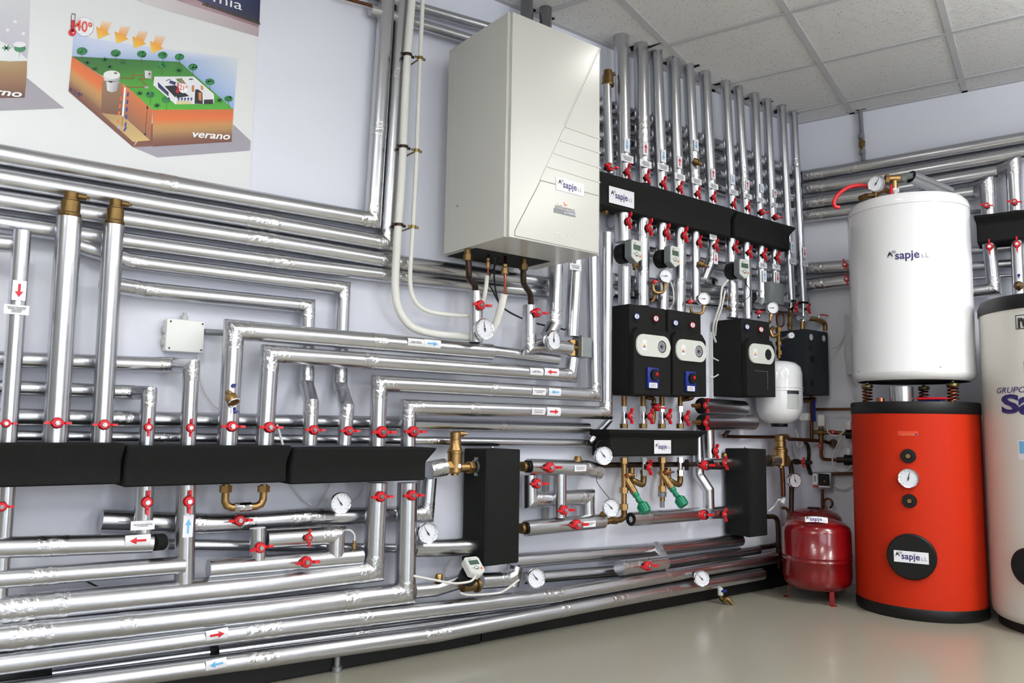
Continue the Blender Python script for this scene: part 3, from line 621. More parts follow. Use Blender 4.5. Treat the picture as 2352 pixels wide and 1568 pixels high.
# ------------------------------------------------------------------ black collectors
def collector(label, wall, x0, x1, yt0, yt1, yb0, yb1, dl, df, db=.07, e=.03, ch=.055, e2=None, name='collector_insulation', cat='pipe collector', group=None):
    """flared top at pixel x0..x1 with top edge y; body bottom yb; dl lip depth, df face depth"""
    a0 = wall.a(wall.at(x0, yt0, dl)); a1 = wall.a(wall.at(x1, yt1, dl)); zt = (wall.at(x0, yt0, dl).z+wall.at(x1, yt1, dl).z)/2
    zb = (wall.at(x0, yb0, df).z+wall.at(x1, yb1, df).z)/2; bm = nb()
    k2 = 1.0 if e2 is None else e2/e
    def ring(e_, dd, z): return [bm.verts.new(wall.p(a, d, z)) for a, d in ((a0+e_, db), (a1-e_*k2, db), (a1-e_*k2, dd), (a0+e_, dd))]
    R = [ring(e, df, zb), ring(e, df, zt-ch), ring(0.001, dl, zt-.010), ring(0, dl, zt)]
    for q, p in zip(R, R[1:]):
        for k in range(4): bm.faces.new((q[k], q[(k+1) % 4], p[(k+1) % 4], p[k]))
    bm.faces.new(R[0][::-1]); bm.faces.new(R[-1]); bmesh.ops.bevel(bm, geom=[e_ for e_ in bm.edges], offset=.004, segments=2, affect='EDGES'); fixn(bm)
    return obj(name, bm, m_black, None, label, cat, group, smooth=35), (a0, a1, zb, zt)
collector('left section of the long black foam collector, cut by the picture edge', L, -200, 290, 1013, 1021, 1120, 1115, .235, .205, e=.004)
collector('middle section of the long black foam collector', L, 292, 672, 1021, 1026, 1115, 1110, .235, .205, e=.004, e2=.006)
collector('right section of the long black foam collector, mitred at its free end', L, 675, 1005, 1026, 1031, 1110, 1103, .235, .205, e=.005, e2=.032)
# brass bypass under the middle section
def ubend():
    d = .14; z1 = L.at(519, 1112, d); z2 = L.at(606, 1112, d); zb = L.at(560, 1164, d).z; root = empty('bypass_bend', (z1+z2)/2-V((0, 0, .06)), 'brass U-shaped bypass with a chromed valve under the black collector', 'pipe fitting')
    bm = nb(); r = .0125
    tube(bm, [z1, V((z1.x, -d, zb+.022)), V((z1.x+.007, -d, zb+.007)), V((z1.x+.024, -d, zb)), V((z2.x-.024, -d, zb)), V((z2.x-.007, -d, zb+.007)), V((z2.x, -d, zb+.022)), z2], r, 18)
    for q in (z1, z2): cyl(bm, q-V((0, 0, .004)), q-V((0, 0, .026)), .0205, 6)
    fixn(bm); obj('brass_elbows', bm, m_brass, root, smooth=35)
    bm = nb(); m_ = (z1+z2)/2; cyl(bm, V((m_.x-.028, -d, zb)), V((m_.x+.022, -d, zb)), .016, 16); cyl(bm, V((m_.x-.034, -d, zb)), V((m_.x-.018, -d, zb)), .018, 6); cyl(bm, V((m_.x+.004, -d-.012, zb)), V((m_.x+.004, -d-.024, zb)), .010, 6); fixn(bm); obj('chromed_valve', bm, m_chrome, root, smooth=35)
ubend()
# ------------------------------------------------------------------ lower left pipework
P('silver pipe at the left edge below the black collector with a red handle', [(17, 1110), (-8, 1440)], 42, valves=[(4, 1163, 0, 56)])
P('silver pipe with an upright red handle and white text label under the collector', [(333, 1108), (328, 1240)], 44, valves=[(337, 1153, 90, 56)], st=[(328, 1206, 55, 21, dict(lines=['CIRCUITO IDA COLECTOR', '3 - COLECTOR 1']))])
P('silver pipe with a blue up arrow sticker, under the collector', [(428, 1108), (423, 1338)], 47, valves=[(433, 1151, 90, 54)], st=[(432, 1208, 23, 51, dict(arrow='b^'))])
P('silver horizontal pipe with a red left arrow ending in black foam', [(-30, 1258), (349, 1246)], 46, .15, wi=1, st=[(317, 1241, 58, 26, dict(arrow='r-', curve=.036))], bands=[[(.12, .20)]])
bm = nb(); tube(bm, [L.at(350, 1246, .14), L.at(372, 1244, .12)], .026, 20); obj('foam_pipe_end', bm, m_black, None, 'black foam pipe end right of the red left arrow', 'pipe end', smooth=35)
P('silver horizontal pipe with a black cut line joining the pipe with the blue up arrow', [(-30, 1331), (422, 1297)], 41, .15, wi=1, bands=[[(.1, .17)]])
P('wrapped silver pipe behind the risers, carrying the round thermometer', [(232, 1194), (470, 1202), (540, 1200), (700, 1189), (978, 1180), (985, 1096)], 46, .06, wi=2, valves=[(549, 1194, 0, 55)])
P('thin silver pipe behind the loop, running right to the tall black separator', [(385, 1250), (620, 1254), (950, 1260)], 26, .05)
P('foil-wrapped pipe entering the left side of the tall black separator', [(950, 1258), (1000, 1258), (1040, 1257), (1088, 1254)], 42, .11, wi=2)
P('short foil-wrapped pipe with an upright red handle, upper side of the small loop', [(611, 1238), (772, 1228), (769, 1276)], 45, .14, valves=[(708, 1234, 90, 41)])
P('foil-wrapped pipe with a red handle, lower side of the small loop', [(478, 1306), (829, 1277)], 45, .14, valves=[(702, 1290, 0, 54)])
P('short foil upright with a tilted red handle joining the small loop to the pipe above', [(592, 1212), (592, 1292)], 38, .14, valves=[(597, 1257, -8, 55)])
P('silver pipe near the floor turning up into the collector, left of the similar one', [(-30, 1402), (600, 1342), (857, 1311), (866, 1108)], 50, .14, wi=2, bands=[[(.03, .12), (.16, .20)], [(-.07, 0)], [(0, .06)]], valves=[(873, 1140, 0, 48)])
P('silver pipe that turns up into the collector beside the brass air separator', [(-30, 1467), (600, 1401), (930, 1362), (936, 1108)], 48, .15, wi=2, bands=[[(.05, .16), (.33, .38)], [(-.26, -.2), (-.07, 0)], [(0, .05)]], valves=[(945, 1137, 0, 46)])
P('long silver pipe with a red right arrow near the floor', [(-60, 1532), (600, 1446), (1264, 1368), (1778, 1280)], 46, .15, wi=1, st=[(499, 1457, 50, 25, dict(arrow='r+', curve=.036, tilt=.04))])
P('lowest long silver pipe just above the black plinth, with a blue left arrow', [(-60, 1600), (600, 1512), (1000, 1456), (1416, 1377), (1750, 1318)], 45, .15, wi=1, st=[(497, 1525, 46, 23, dict(arrow='b-', curve=.036, tilt=.06))])
P('narrow silver pipe half hidden between the two lowest long pipes', [(500, 1496), (1262, 1396)], 26, .11, wi=0)
P('narrow silver pipe piece with a cut end at lower left, behind the lowest pipe', [(118, 1546), (480, 1497)], 24, .11, wi=0)
P('foil tapering piece between the riser and the water meter', [(950, 1357), (1000, 1352), (1057, 1335)], 36, .13, wi=0)
P('short bright silver pipe right of the water meter', [(1103, 1334), (1166, 1330), (1180, 1322)], 38, .13, wi=0)
P('foil elbow rising behind the water meter pipe to the wall pipe', [(1175, 1345), (1185, 1300)], 34, .10)
P('silver wall pipe starting below the left separator, running right to the black separator', [(1180, 1288), (1500, 1262), (1700, 1240)], 36, .05, wi=0)
P('second silver wall pipe under the separator, behind the foil strainer', [(1200, 1328), (1430, 1309), (1741, 1262)], 26, .06, wi=1)
P('foil-wrapped strainer body with a red handle', [(1422, 1304), (1527, 1291)], 36, .15, wi=0, bands=[[(0, .05), (.10, .2)]], valves=[(1486, 1299, 0, 33)], name='insulated_strainer')
P('crumpled foil stub joining the strainer to the wall pipe', [(1505, 1252, .05), (1524, 1280, .13)], 26, .1, wi=0, bands=[[(0, .2)]], name='foil_stub')
gauge('round thermometer on the wrapped pipe under the black collector', 782, 1155, 23, .14, yaw=-.15, needle=125, stem=.04)
gauge('round thermometer on the foil pipe left of the tall black separator', 982, 1224, 23, .18, yaw=-.1, needle=125, stem=.04)
gauge('round thermometer right of the water meter near the floor', 1231, 1327, 21, .19, yaw=-.35, needle=130)
gauge('round thermometer on the lowest pipes left of the floor drain tap', 1611, 1328, 17.5, .22, yaw=-.45, needle=135)
# junction box, its clip and conduit
def jbox():
    d = .05; A = L.at(384, 730, d); Bq = L.at(467, 811, d); root = empty('junction_box', L.at(425, 770, 0), 'pale grey square junction box on the wall above the pipes', 'junction box')
    bm = nb(); box(bm, ((A.x+Bq.x)/2, -.026, (A.z+Bq.z)/2), (Bq.x-A.x, .048, A.z-Bq.z), bev=.005); fixn(bm); obj('cover', bm, m_whitep, root, smooth=40)
    bm = nb()
    for x, z in ((A.x+.012, A.z-.01), (Bq.x-.008, A.z-.01), (A.x+.012, Bq.z+.01), (Bq.x-.008, Bq.z+.01)): cyl(bm, (x, -.049, z), (x, -.052, z), .0032, 10)
    obj('screws', bm, m_ink, root)
    for k in (.35, .72): bm = nb(); z = A.z-(A.z-Bq.z)*k; cyl(bm, (A.x+.002, -.024, z), (A.x-.008, -.024, z), .017, 18, .011); obj('grommet', bm, m_ltgrey, root, smooth=40)
    bm = nb(); x = (A.x+Bq.x)/2; cyl(bm, (x, -.024, A.z), (x, -.024, A.z+.016), .012, 14); cyl(bm, (x, -.024, A.z+.016), (x, -.024, A.z+.026), .007, 12); obj('cable_gland', bm, m_ltgrey, root, smooth=40)
jbox()
bm = nb(); tube(bm, [L.at(470, 762, .03), L.at(512, 764, .03)], .011, 14); obj('conduit', bm, m_grey, None, 'short grey corrugated conduit right of the junction box', 'conduit', smooth=35)
wire('thin grey wire drooping below the junction box behind the risers', [(455, 815, .03), (462, 880, .025), (490, 930, .02), (520, 940, .02)], .0022)
wire('white cable hanging beside the twin-corner riser to the collector', [(636, 975, .10), (643, 998, .10), (650, 1022, .11)], .0045)
wire('thin white wire looping on the wall under the collector, left loop', [(668, 1110, .02), (690, 1140, .02), (715, 1160, .03)], .003)
wire('thin white wire crossing down to the thermometer under the collector', [(758, 1112, .02), (740, 1150, .02), (726, 1168, .03)], .003)
wire('thin white wire arching right of the thermometer to the riser', [(802, 1158, .03), (824, 1140, .02), (836, 1112, .02)], .002)
def gland(label, pts, x, y, d):
    o = wire(label, pts, .0035, name='sensor_cable', cat='sensor'); Pq = L.at(x, y, d); bm = nb(); cyl(bm, Pq, Pq-V((0, 0, .03)), .006, 10); cyl(bm, Pq-V((0, 0, .010)), Pq-V((0, 0, .020)), .009, 6); obj('brass_gland', bm, m_brass, o, smooth=35)
gland('white sensor cable arching into a brass gland right of the small loop', [(784, 1220, .13), (803, 1217, .15), (814, 1228, .15), (814, 1242, .15)], 814, 1241, .15)
wire('black scribble wire on the wall at far lower left', [(196, 1333, .03), (212, 1341, .03), (228, 1349, .03)], .003, mat=m_cableb)
# ------------------------------------------------------------------ white refrigerant tubes and clamps
def reftube(label, pts, r, name='refrigerant_tube'):
    bm = nb(); W_ = [L.at(*p) for p in pts]; tube(bm, smooth_pts(W_, 7), r, 18); return obj(name, bm, m_whitefoam, None, label, 'tube', smooth=50)
reftube('thicker white foam-covered tube left of the boiler, sweeping right at the bottom', [(953, -84, .11), (948, -20, .11), (934, 160, .11), (923, 400, .11), (912, 560, .11), (908, 660, .11), (916, 710, .11), (945, 750, .11), (995, 766, .11), (1050, 772, .12), (1100, 774, .15), (1130, 760, .18), (1148, 715, .22), (1158, 675, .24)], .0155)
reftube('thinner white foam-covered tube between the thick tube and the boiler', [(976, -74, .11), (972, -20, .11), (964, 160, .11), (955, 400, .11), (946, 560, .11), (942, 640, .11), (950, 685, .11), (978, 712, .11), (1030, 722, .12), (1085, 722, .14), (1108, 695, .18), (1116, 660, .21), (1119, 632, .22)], .0088)
def clamp(label, x, y, d, r, mat):
    c_ = L.at(x, y, d); m_ = Matrix.Translation(c_); bm = nb(); lathe(bm, [(r, -.006), (r+.003, -.006), (r+.003, .006), (r, .006), (r, -.006)], m_, 22)
    for s in (-1, 1): box(bm, c_+V((s*(r+.008), 0, 0)), (.014, .005, .011), bev=.001); cyl(bm, c_+V((s*(r+.010), .004, 0)), c_+V((s*(r+.010), -.006, 0)), .003, 8)
    cyl(bm, c_+V((0, r, 0)), V((c_.x, 0.0, c_.z)), .0035, 8); fixn(bm); obj('pipe_clamp', bm, mat, None, label, 'pipe clamp', smooth=40)
for k, (nm, x, y) in enumerate((('upper', 936, 127), ('middle', 927, 338), ('lower', 916, 517))): clamp(nm+' clamp on the thicker white tube', x, y, .11, .0160, m_darkpipe)
for k, (nm, x, y) in enumerate((('upper', 965, 134), ('middle', 957, 346), ('lower', 949, 521))): clamp(nm+' yellowish clamp on the thinner white tube', x, y, .11, .0093, m_clampm)
P('upper of two silver pipes near the ceiling behind the boiler top', [(850, -14), (1140, 68)], 24, .05, wi=1)
P('lower of two silver pipes near the ceiling behind the boiler top', [(850, 22), (1120, 102)], 26, .05, wi=1)
P('rusty brown pipe at the top edge left of the silver risers', [(770, -10), (872, 18)], 9, .04, mat=m_copper, bands=None)
# ceiling stubs above the boiler
for lb, x, y in (('left pipe stub entering the ceiling behind the boiler top', 1210, 20), ('right pipe stub entering the ceiling behind the boiler top', 1253, 40)):
    t = L.at(x, y, .09); bm = nb(); cyl(bm, V((t.x, -.09, CEIL-.002)), V((t.x, -.09, 2.30)), .030, 24); obj('insulated_pipe', bm, m_foil, None, lb, 'pipe')
# ------------------------------------------------------------------ boiler
m_gap = M('grey_panel_seal', (140, 138, 132), .6, noise=(20, .03))
def boiler():
    A0 = L.at(1018, 591, .09); dF = .518; fb = L.at(1162, 544, dF); ft = L.at(1172, 28, dF); gr = L.at(1382, 583, dF); gt = L.at(1382, 109, dF)
    x0 = (fb.x+ft.x)/2; x1 = (gr.x+gt.x)/2; z0 = (fb.z+gr.z)/2; z1 = (ft.z+gt.z)/2; dB = .09
    root = empty('wall_boiler', V((x0, -dB, z0)), 'large cream-white wall-hung boiler with a diagonal front panel', 'boiler')
    bm = nb(); box(bm, ((x0+x1)/2, -(dF+dB)/2, (z0+z1)/2), (x1-x0, dF-dB, z1-z0)); 
    es = [e for e in bm.edges if abs(e.verts[0].co.x-e.verts[1].co.x) < 1e-6 and abs(e.verts[0].co.y-e.verts[1].co.y) < 1e-6 and e.verts[0].co.y < -.3]
    bmesh.ops.bevel(bm, geom=es, offset=.014, segments=4, affect='EDGES')
    # open dark underside towards the rear
    fixn(bm); obj('casing', bm, m_boiler, root, smooth=25)
    bm = nb(); box(bm, ((x0+x1)/2-.02, -(dB+.235)/2-.01, z0-.0006), (x1-x0-.10, .21, .002)); obj('connection_plate', bm, m_dark, root)
    def F(px, py, e=.0): return L.at(px, py, dF+e)
    def z6(a, b): return 820+a/2.528, b/2.528
    def strip(pts, w_, e, mat, nm, lbl=None):
        bm = nb(); W_ = [F(*z6(*p)) for p in pts]
        for a, b in zip(W_, W_[1:]):
            dd = (b-a).normalized(); sd = V((-dd.z, 0, dd.x)); ln = (b-a).length
            M4 = Matrix((dd, V((0, 1, 0)), sd)).transposed().to_4x4(); M4.translation = (a+b)/2; box(bm, (0, -.0002, 0), (ln+w_, e*2, w_), M4, bev=e*.6)
        fixn(bm); return obj(nm, bm, mat, root, lbl)
    strip([(1411, 285), (1212, 722), (1062, 1046)], .004, .0016, m_boiler, 'diagonal_ridge'); strip([(1402, 285), (1200, 722)], .0016, .0008, m_boiler, 'diagonal_ridge')
    for a, b in (((1215, 738), (1410, 806)), ((1182, 815), (1410, 888)), ((1150, 890), (1410, 974)), ((1105, 965), (1408, 1058))): strip([a, b], .007, .002, m_boiler, 'embossed_rib')
    strip([(1408, 1138), (1066, 1047), (916, 1338), (916, 1368), (1405, 1471)], .0036, .0006, m_gap, 'flap_gap')
    strip([(1408, 1480), (1408, 285)], .0012, .0005, m_gap, 'door_edge_gap'); 
    bm = nb(); a = L.at(1046, 90, .13)
    xg = x0-.0004
    for (d_, w_) in ((.145, .0014),): box(bm, (xg, -d_, (z0+z1)/2), (.001, w_, z1-z0-.004))
    obj('side_panel_joint', bm, m_greyp, root)
    bm = nb(); sp = x0; r_ = ray(1051, 473); t = (sp-CAM.x)/r_.x; q = CAM+r_*t; cyl(bm, q+V((.002, 0, 0)), q-V((.003, 0, 0)), .004, 10); obj('side_screw', bm, m_inkgrey, root)
    # badges
    c_ = F(1309, 429); logo(root, wfn(L, c_+V((0, -.0014, 0))), .125, plate=(.150, .052))
    m2 = F(1299, 466); bm = nb()
    for k in range(9):
        t0 = math.radians(150+22*k); t1 = math.radians(150+22*(k+1)); w0 = .0005+.006*math.sin(math.pi*k/9); w1 = .0005+.006*math.sin(math.pi*(k+1)/9)
        f = [m2+V((r*math.cos(t), -.001, r*math.sin(t)*1.3)) for r, t in ((.010, t0), (.010, t1), (.010-w1*.8, t1), (.010-w0*.8, t0))]; bm.faces.new([bm.verts.new(v) for v in f])
    obj('crescent_mark', bm, m_orangep, root)
    def on(px_, py_, e=.001): q_ = F(px_, py_); return lambda a, b: q_+V((a, -e, b))
    bm = nb(); flat_text(bm, 'altherma', .030, on(1297, 479), bold=.0002); obj('badge_lettering', bm, m_inkgrey, root)
    bm = nb(); c_ = F(1297, 488.5); box(bm, c_-V((0, .0005, 0)), (.115, .0012, .018)); bar = obj('badge_bar', bm, m_grey, root)
    bm = nb(); flat_text(bm, 'by DAIKIN', .013, on(1309, 490.5, .0016)); obj('badge_small_lettering', bm, m_sticker, bar)
    bm = nb(); flat_text(bm, 'DAIKIN', .026, on(1293, 543, .0012), font_shear=.2); obj('embossed_lettering', bm, m_whitep, root)
    return x0, x1, z0, z1
BX0, BX1, BZ0, BZ1 = boiler()
# connections below the boiler
def bent(label, pts, r, nutpx, mat=m_darkpipe):
    W_ = [L.at(*p) for p in pts]; W_[0].z = BZ0-.002; root = empty('bent_connection', W_[-1], label, 'pipe fitting'); bm = nb(); tube(bm, smooth_pts(W_, 4), r, 16); obj('elbow_pipe', bm, mat, root, smooth=40)
    bm = nb(); a = W_[0]; cyl(bm, a, a-V((0, 0, .022)), r*1.15, 16); cyl(bm, a-V((0, 0, .022)), a-V((0, 0, .046)), r*1.45, 6); fixn(bm); obj('brass_nut', bm, m_brassd, root, smooth=35)
bent('left tarnished bent pipe under the boiler, entering the left foil sleeve', [(1075, 575, .24), (1077, 625, .24), (1078, 640, .22), (1090, 655, .18), (1093, 680, .16)], .013, None)
bent('right tarnished bent pipe under the boiler, entering the right foil sleeve', [(1203, 595, .24), (1202, 640, .24), (1205, 655, .22), (1217, 675, .18), (1220, 705, .16)], .013, None)
P('left foil sleeve under the boiler with a red handle and a thermometer', [(1093, 669), (1093, 786)], 32, .16, valves=[(1102, 701, 0, 41)], bands=None)
P('right slanting foil sleeve under the boiler with a red handle, turning right', [(1216, 701), (1216, 797), (1252, 792), (1308, 800)], 32, .16, valves=[(1233, 718, 0, 36)])
gauge('round thermometer on the left foil sleeve under the boiler', 1112, 756, 23, .23, yaw=.0, needle=100)
gauge('round thermometer on the right foil elbow under the boiler', 1270, 781, 21, .23, yaw=.15, needle=92)
def smallconn(label, x, yn, ye, d):
    a = L.at(x, yn, d); e = L.at(x, ye, d); root = empty('tube_connection', e, label, 'pipe fitting'); bm = nb(); cyl(bm, V((a.x, a.y, BZ0-.003)), e, .006 if ye > 640 else .004, 12); obj('copper_tube', bm, m_copperb, root)
    bm = nb(); cyl(bm, a+V((0, 0, .008)), a-V((0, 0, .016)), .016 if ye > 640 else .009, 6); cyl(bm, a+V((0, 0, .012)), a+V((0, 0, .024)), .012 if ye > 640 else .008, 6); fixn(bm); obj('brass_nut', bm, m_brass, root, smooth=35)
smallconn('thin copper tube with a small brass nut feeding the thinner white tube', 1121, 606, 632, .22); smallconn('copper tube with a large brass nut feeding the thicker white tube', 1160, 620, 677, .24)
wire('black cable hanging from the boiler, passing behind the sleeves to the valve actuator', [(1140, 585, .2), (1135, 620, .16), (1138, 665, .12), (1150, 700, .09), (1180, 722, .08), (1230, 742, .09), (1290, 755, .09), (1335, 772, .12)], .004, mat=m_cableb)
wire('thin black cable loop from the boiler behind the foil sleeves', [(1150, 590, .2), (1122, 640, .12), (1132, 668, .10), (1146, 696, .10)], .0035, mat=m_cableb)
def threeway():
    c = L.at(1314, 798, .15); root = empty('three_way_valve', c, 'brass three-way valve with a grey metal actuator box', 'valve')
    bm = nb(); cyl(bm, c+V((0, 0, .034)), c-V((0, 0, .036)), .016, 16); cyl(bm, c+V((0, 0, .034)), c+V((0, 0, .016)), .021, 6); cyl(bm, c-V((0, 0, .016)), c-V((0, 0, .038)), .021, 6); cyl(bm, c, c+V((.03, 0, 0)), .014, 14); cyl(bm, c+V((.028, 0, 0)), c+V((.04, 0, 0)), .02, 6); fixn(bm); obj('brass_body', bm, m_brass, root, smooth=35)
    bm = nb(); a = L.at(1330, 774, .17); b = L.at(1353, 822, .17); box(bm, ((a.x+b.x)/2, -.155, (a.z+b.z)/2), (b.x-a.x, .07, a.z-b.z), bev=.003); fixn(bm); obj('actuator_box', bm, m_zinc, root)
threeway()
# ------------------------------------------------------------------ hydraulic separators
def separator(label, xb, xf, xr, yt, yb, db, dfr):
    a = L.at(xf, (yt+yb)/2, dfr); b = L.at(xr, (yt+yb)/2, dfr); zt = (L.at(xf, yt, dfr).z); zb = L.at(xf, yb, dfr).z
    root = empty('hydraulic_separator', V(((a.x+b.x)/2, -db, zb)), label, 'separator')
    bm = nb(); box(bm, ((a.x+b.x)/2, -(db+dfr)/2, (zt+zb)/2), (b.x-a.x, dfr-db, zt-zb), bev=.006); fixn(bm); obj('foam_shell', bm, m_black, root, smooth=40)
    bm = nb(); box(bm, (a.x+.012, -dfr-.0005, (zt+zb)/2-.03), (.006, .003, (zt-zb)*.62)); box(bm, ((a.x+b.x)/2, -(db+dfr)/2-.02, zb-.004), (.05, .03, .010), bev=.002); fixn(bm); obj('shell_rib', bm, m_black, root)
    bm = nb(); cyl(bm, V(((a.x+b.x)/2, -(db+dfr)/2, zt-.002)), V(((a.x+b.x)/2, -(db+dfr)/2, zt+.010)), .008, 6); fixn(bm); obj('plug', bm, m_rednut, root)
    return a.x, b.x, zt, zb
separator('left tall black foam hydraulic separator with a brass air separator beside it', 1078, 1114, 1194, 1032, 1301, .03, .19)
separator('right tall black foam hydraulic separator behind the red expansion vessel', 1681, 1722, 1762, 1031, 1234, .03, .19)
d = .12
def airsep(label, wall, x, xw, yt, yb, d, xl=None, xr=None, yc=None, mat=None):
    A = wall.at(x, yb, d); Tp = wall.at(x, yt, d); h = Tp.z-A.z; r = (wall.at(x+xw/2, yb, d)-wall.at(x-xw/2, yb, d)).length/2*.85
    root = empty('air_separator', A, label, 'air separator'); bm = nb()
    lathe(bm, [(0, -.004), (r*.5, -.004), (r*.5, .004), (r, h*.05), (r, h*.48), (r*1.08, h*.49), (r*1.08, h*.54), (r*.95, h*.56), (r*.92, h*.60), (r*.80, h*.63), (r*.80, h*.80), (r*.74, h*.81), (r*.74, h*.97), (r*.5, h), (0, h)], Matrix.Translation(A), 28)
    zc = Tp-V((0, 0, h*.06)); cyl(bm, zc, zc+wall.u*r*1.5, r*.40, 14); cyl(bm, zc+wall.u*r*1.5, zc+wall.u*r*2.1, r*.18, 10)
    if yc:
        for xx in (xl, xr):
            if xx: q = wall.at(xx, yc, d); c0 = V((A.x, A.y, q.z)); cyl(bm, c0, q, r*.62, 18); e = (q-c0).normalized(); cyl(bm, q-e*.028, q-e*.004, r*.92, 6)
    fixn(bm); obj('brass_body', bm, mat or m_brass, root, smooth=35); return root, A, r
r_, A_, rr_ = airsep('brass air separator between the black collector and the left separator', L, 1044, 33, 990, 1089, .12, 1022, 1088, 1073)
bm = nb(); c = L.at(1046, 1069, .12)+V((0, -rr_-.001, 0)); lathe(bm, [(0, 0), (.009, 0)], axm(c, V((0, -1, 0))), 18); obj('round_label', bm, m_sticker, r_)
P('short foil stub between the collector and the brass air separator', [(985, 1080), (1021, 1073)], 42, .12, bands=[[(0, .2)]], name='foil_stub')
def nutring(label, x, y, d, rad, wall=L, th=.022):
    c = wall.at(x, y, d); root = empty('union_nut', c, label, 'pipe fitting'); bm = nb(); cyl(bm, c-wall.u*.012, c+wall.u*.010, rad, 6); fixn(bm); obj('brass_nut', bm, m_brassd, root)
    bm = nb(); cyl(bm, c+wall.u*.011, c+wall.u*.020, rad*1.12, 24); fixn(bm); obj('black_ring', bm, m_blackpl, root, smooth=35)
nutring('brass union nut at the upper right outlet of the left separator', 1204, 1071, .11, .024); nutring('brass union nut at the lower right outlet of the left separator', 1200, 1213, .11, .024)
bm = nb(); c = L.at(1092, 1071, .12); lathe(bm, [(.022, -.006), (.028, -.006), (.028, .006), (.022, .006), (.022, -.006)], axm(c, V((1, 0, 0))), 20)
for s in (-1, 1): cyl(bm, c+V((0, -.004, s*.033)), c+V((0, -.016, s*.033)), .006, 6); box(bm, c+V((0, -.004, s*.030)), (.014, .010, .016), bev=.001)
fixn(bm); obj('split_clamp', bm, m_zinc, None, 'galvanised split clamp at the upper left inlet of the left separator', 'pipe clamp', smooth=35)
P('silver pipe from the top right outlet of the left separator, red handle and text label', [(1213, 1072), (1346, 1075), (1376, 1083)], 39, .11, valves=[(1261, 1073, 0, 41)], st=[(1333, 1075, 27, 14, dict(lines=['CIRCUITO IDA', 'COLECTOR 1']))], bands=[[(-.03, 0)], [(0, .3)]])
bm = nb(); c = L.at(1327, 1056, .11); lathe(bm, [(.0, .018), (.012, .018), (.018, .010), (.018, -.01)], Matrix.Translation(c), 20); obj('cap_fitting', bm, m_brass, None, 'round brass cap on top of the separator outlet pipe', 'pipe fitting', smooth=35)
P('silver pipe from the lower right outlet of the left separator, red handle', [(1207, 1213), (1384, 1196)], 38, .11, valves=[(1323, 1204, 0, 39)], st=[(1354, 1203, 28, 14, dict(lines=['CIRCUITO RETORNO', 'COLECTOR 1']))])
P('curved foil pipe with a red handle right of the left separator', [(1217, 1090), (1217, 1148), (1349, 1141), (1349, 1190)], 37, .08, valves=[(1232, 1110, 0, 39)])
P('short vertical silver pipe with a red handle linking the two separator outlets', [(1286, 1088), (1286, 1188)], 31, .12, valves=[(1294, 1171, 0, 37)], bands=None)
bm = nb(); a = L.at(1254, 1091, .03); b = L.at(1263, 1186, .03); box(bm, ((a.x+b.x)/2, -.015, (a.z+b.z)/2), (b.x-a.x, .02, a.z-b.z+.02)); obj('cable_duct', bm, m_ltgrey, None, 'thin pale grey cable duct on the wall behind the separator outlets', 'cable duct')
gauge('round thermometer left of the small black collector', 1386, 1046, 20, .17, yaw=-.35, needle=128)
gauge('round thermometer above the lower outlet pipe, left of the green knobs', 1403, 1165, 19, .17, yaw=-.45, needle=135)
wire('thin black capillary curling above the thermometer by the small collector', [(1395, 1010, .14), (1378, 1012, .15), (1369, 1024, .15), (1372, 1034, .16)], .0016, mat=m_cableb)
wire('thin black capillary running down to the lower thermometer', [(1370, 1092, .13), (1372, 1108, .14), (1388, 1130, .15), (1402, 1147, .16)], .0016, mat=m_cableb)
P('dark thin pipe behind the brass balancing valves', [(1376, 1068, .08), (1600, 1066, .08)], 13, .08, mat=m_darkpipe, bands=None)
P('silver pipe cut open round two black foam rings under the green knobs', [(1449, 1192), (1603, 1180)], 34, .11, bands=[[(.1, .13)]])
P('silver pipe with a red upright handle entering the lower left of the right separator', [(1630, 1178), (1702, 1174)], 29, .11, valves=[(1663, 1181, 90, 32)], bands=None)
P('silver pipe with a red upright handle entering the upper left of the right separator', [(1630, 1066), (1704, 1064)], 27, .11, valves=[(1664, 1063, 80, 32)], bands=None)
def endvalve(label, x, y, d, ang, span, rad, x2=None):
    c = L.at(x, y, d); root = empty('ball_valve', c, label, 'valve'); bm = nb(); cyl(bm, c-V((.06, 0, 0)), c+V((.03, 0, 0)), .013, 14); cyl(bm, c-V((.05, 0, 0)), c-V((.02, 0, 0)), .017, 6); fixn(bm); obj('chromed_body', bm, m_chrome, root, smooth=35)
    bm = nb(); cyl(bm, c+V((.018, 0, 0)), c+V((.026, 0, 0)), rad, 24); fixn(bm); obj('black_foam_ring', bm, m_black, root, smooth=35)
    valve(root, L, x, y, d+.018, ang, span); return root
endvalve('chromed ball valve with a level red handle at the left of the lower separator pipe', 1612, 1182, .11, 0, 32, .027)
endvalve('chromed ball valve with a level red handle at the left of the upper separator pipe', 1616, 1068, .11, 0, 32, .027)
for k, (lb, x, y) in enumerate((('left black foam ring on the opened silver pipe under the green knobs', 1450, 1192), ('right black foam ring on the opened silver pipe under the green knobs', 1541, 1185))):
    c = L.at(x, y, .11); bm = nb(); lathe(bm, [(.015, -.006), (.031, -.006), (.031, .006), (.015, .006), (.015, -.006)], axm(c, V((1, 0, .05))), 24); fixn(bm); obj('foam_ring', bm, m_black, None, lb, 'foam ring', smooth=35)
bm = nb(); tube(bm, smooth_pts([L.at(1384, 1200, .11), L.at(1405, 1195, .11), L.at(1425, 1193, .11), L.at(1433, 1185, .11), L.at(1433, 1168, .11)], 4), .0145, 16)
cyl(bm, L.at(1389, 1190, .11), L.at(1384, 1180, .13), .014, 14); cyl(bm, L.at(1405, 1195, .11), L.at(1415, 1195, .11), .019, 6); obj('brass_elbow', bm, m_brassd, None, 'dull brass elbow fittings between the outlet pipe and the left green-knob valve', 'pipe fitting', smooth=35)
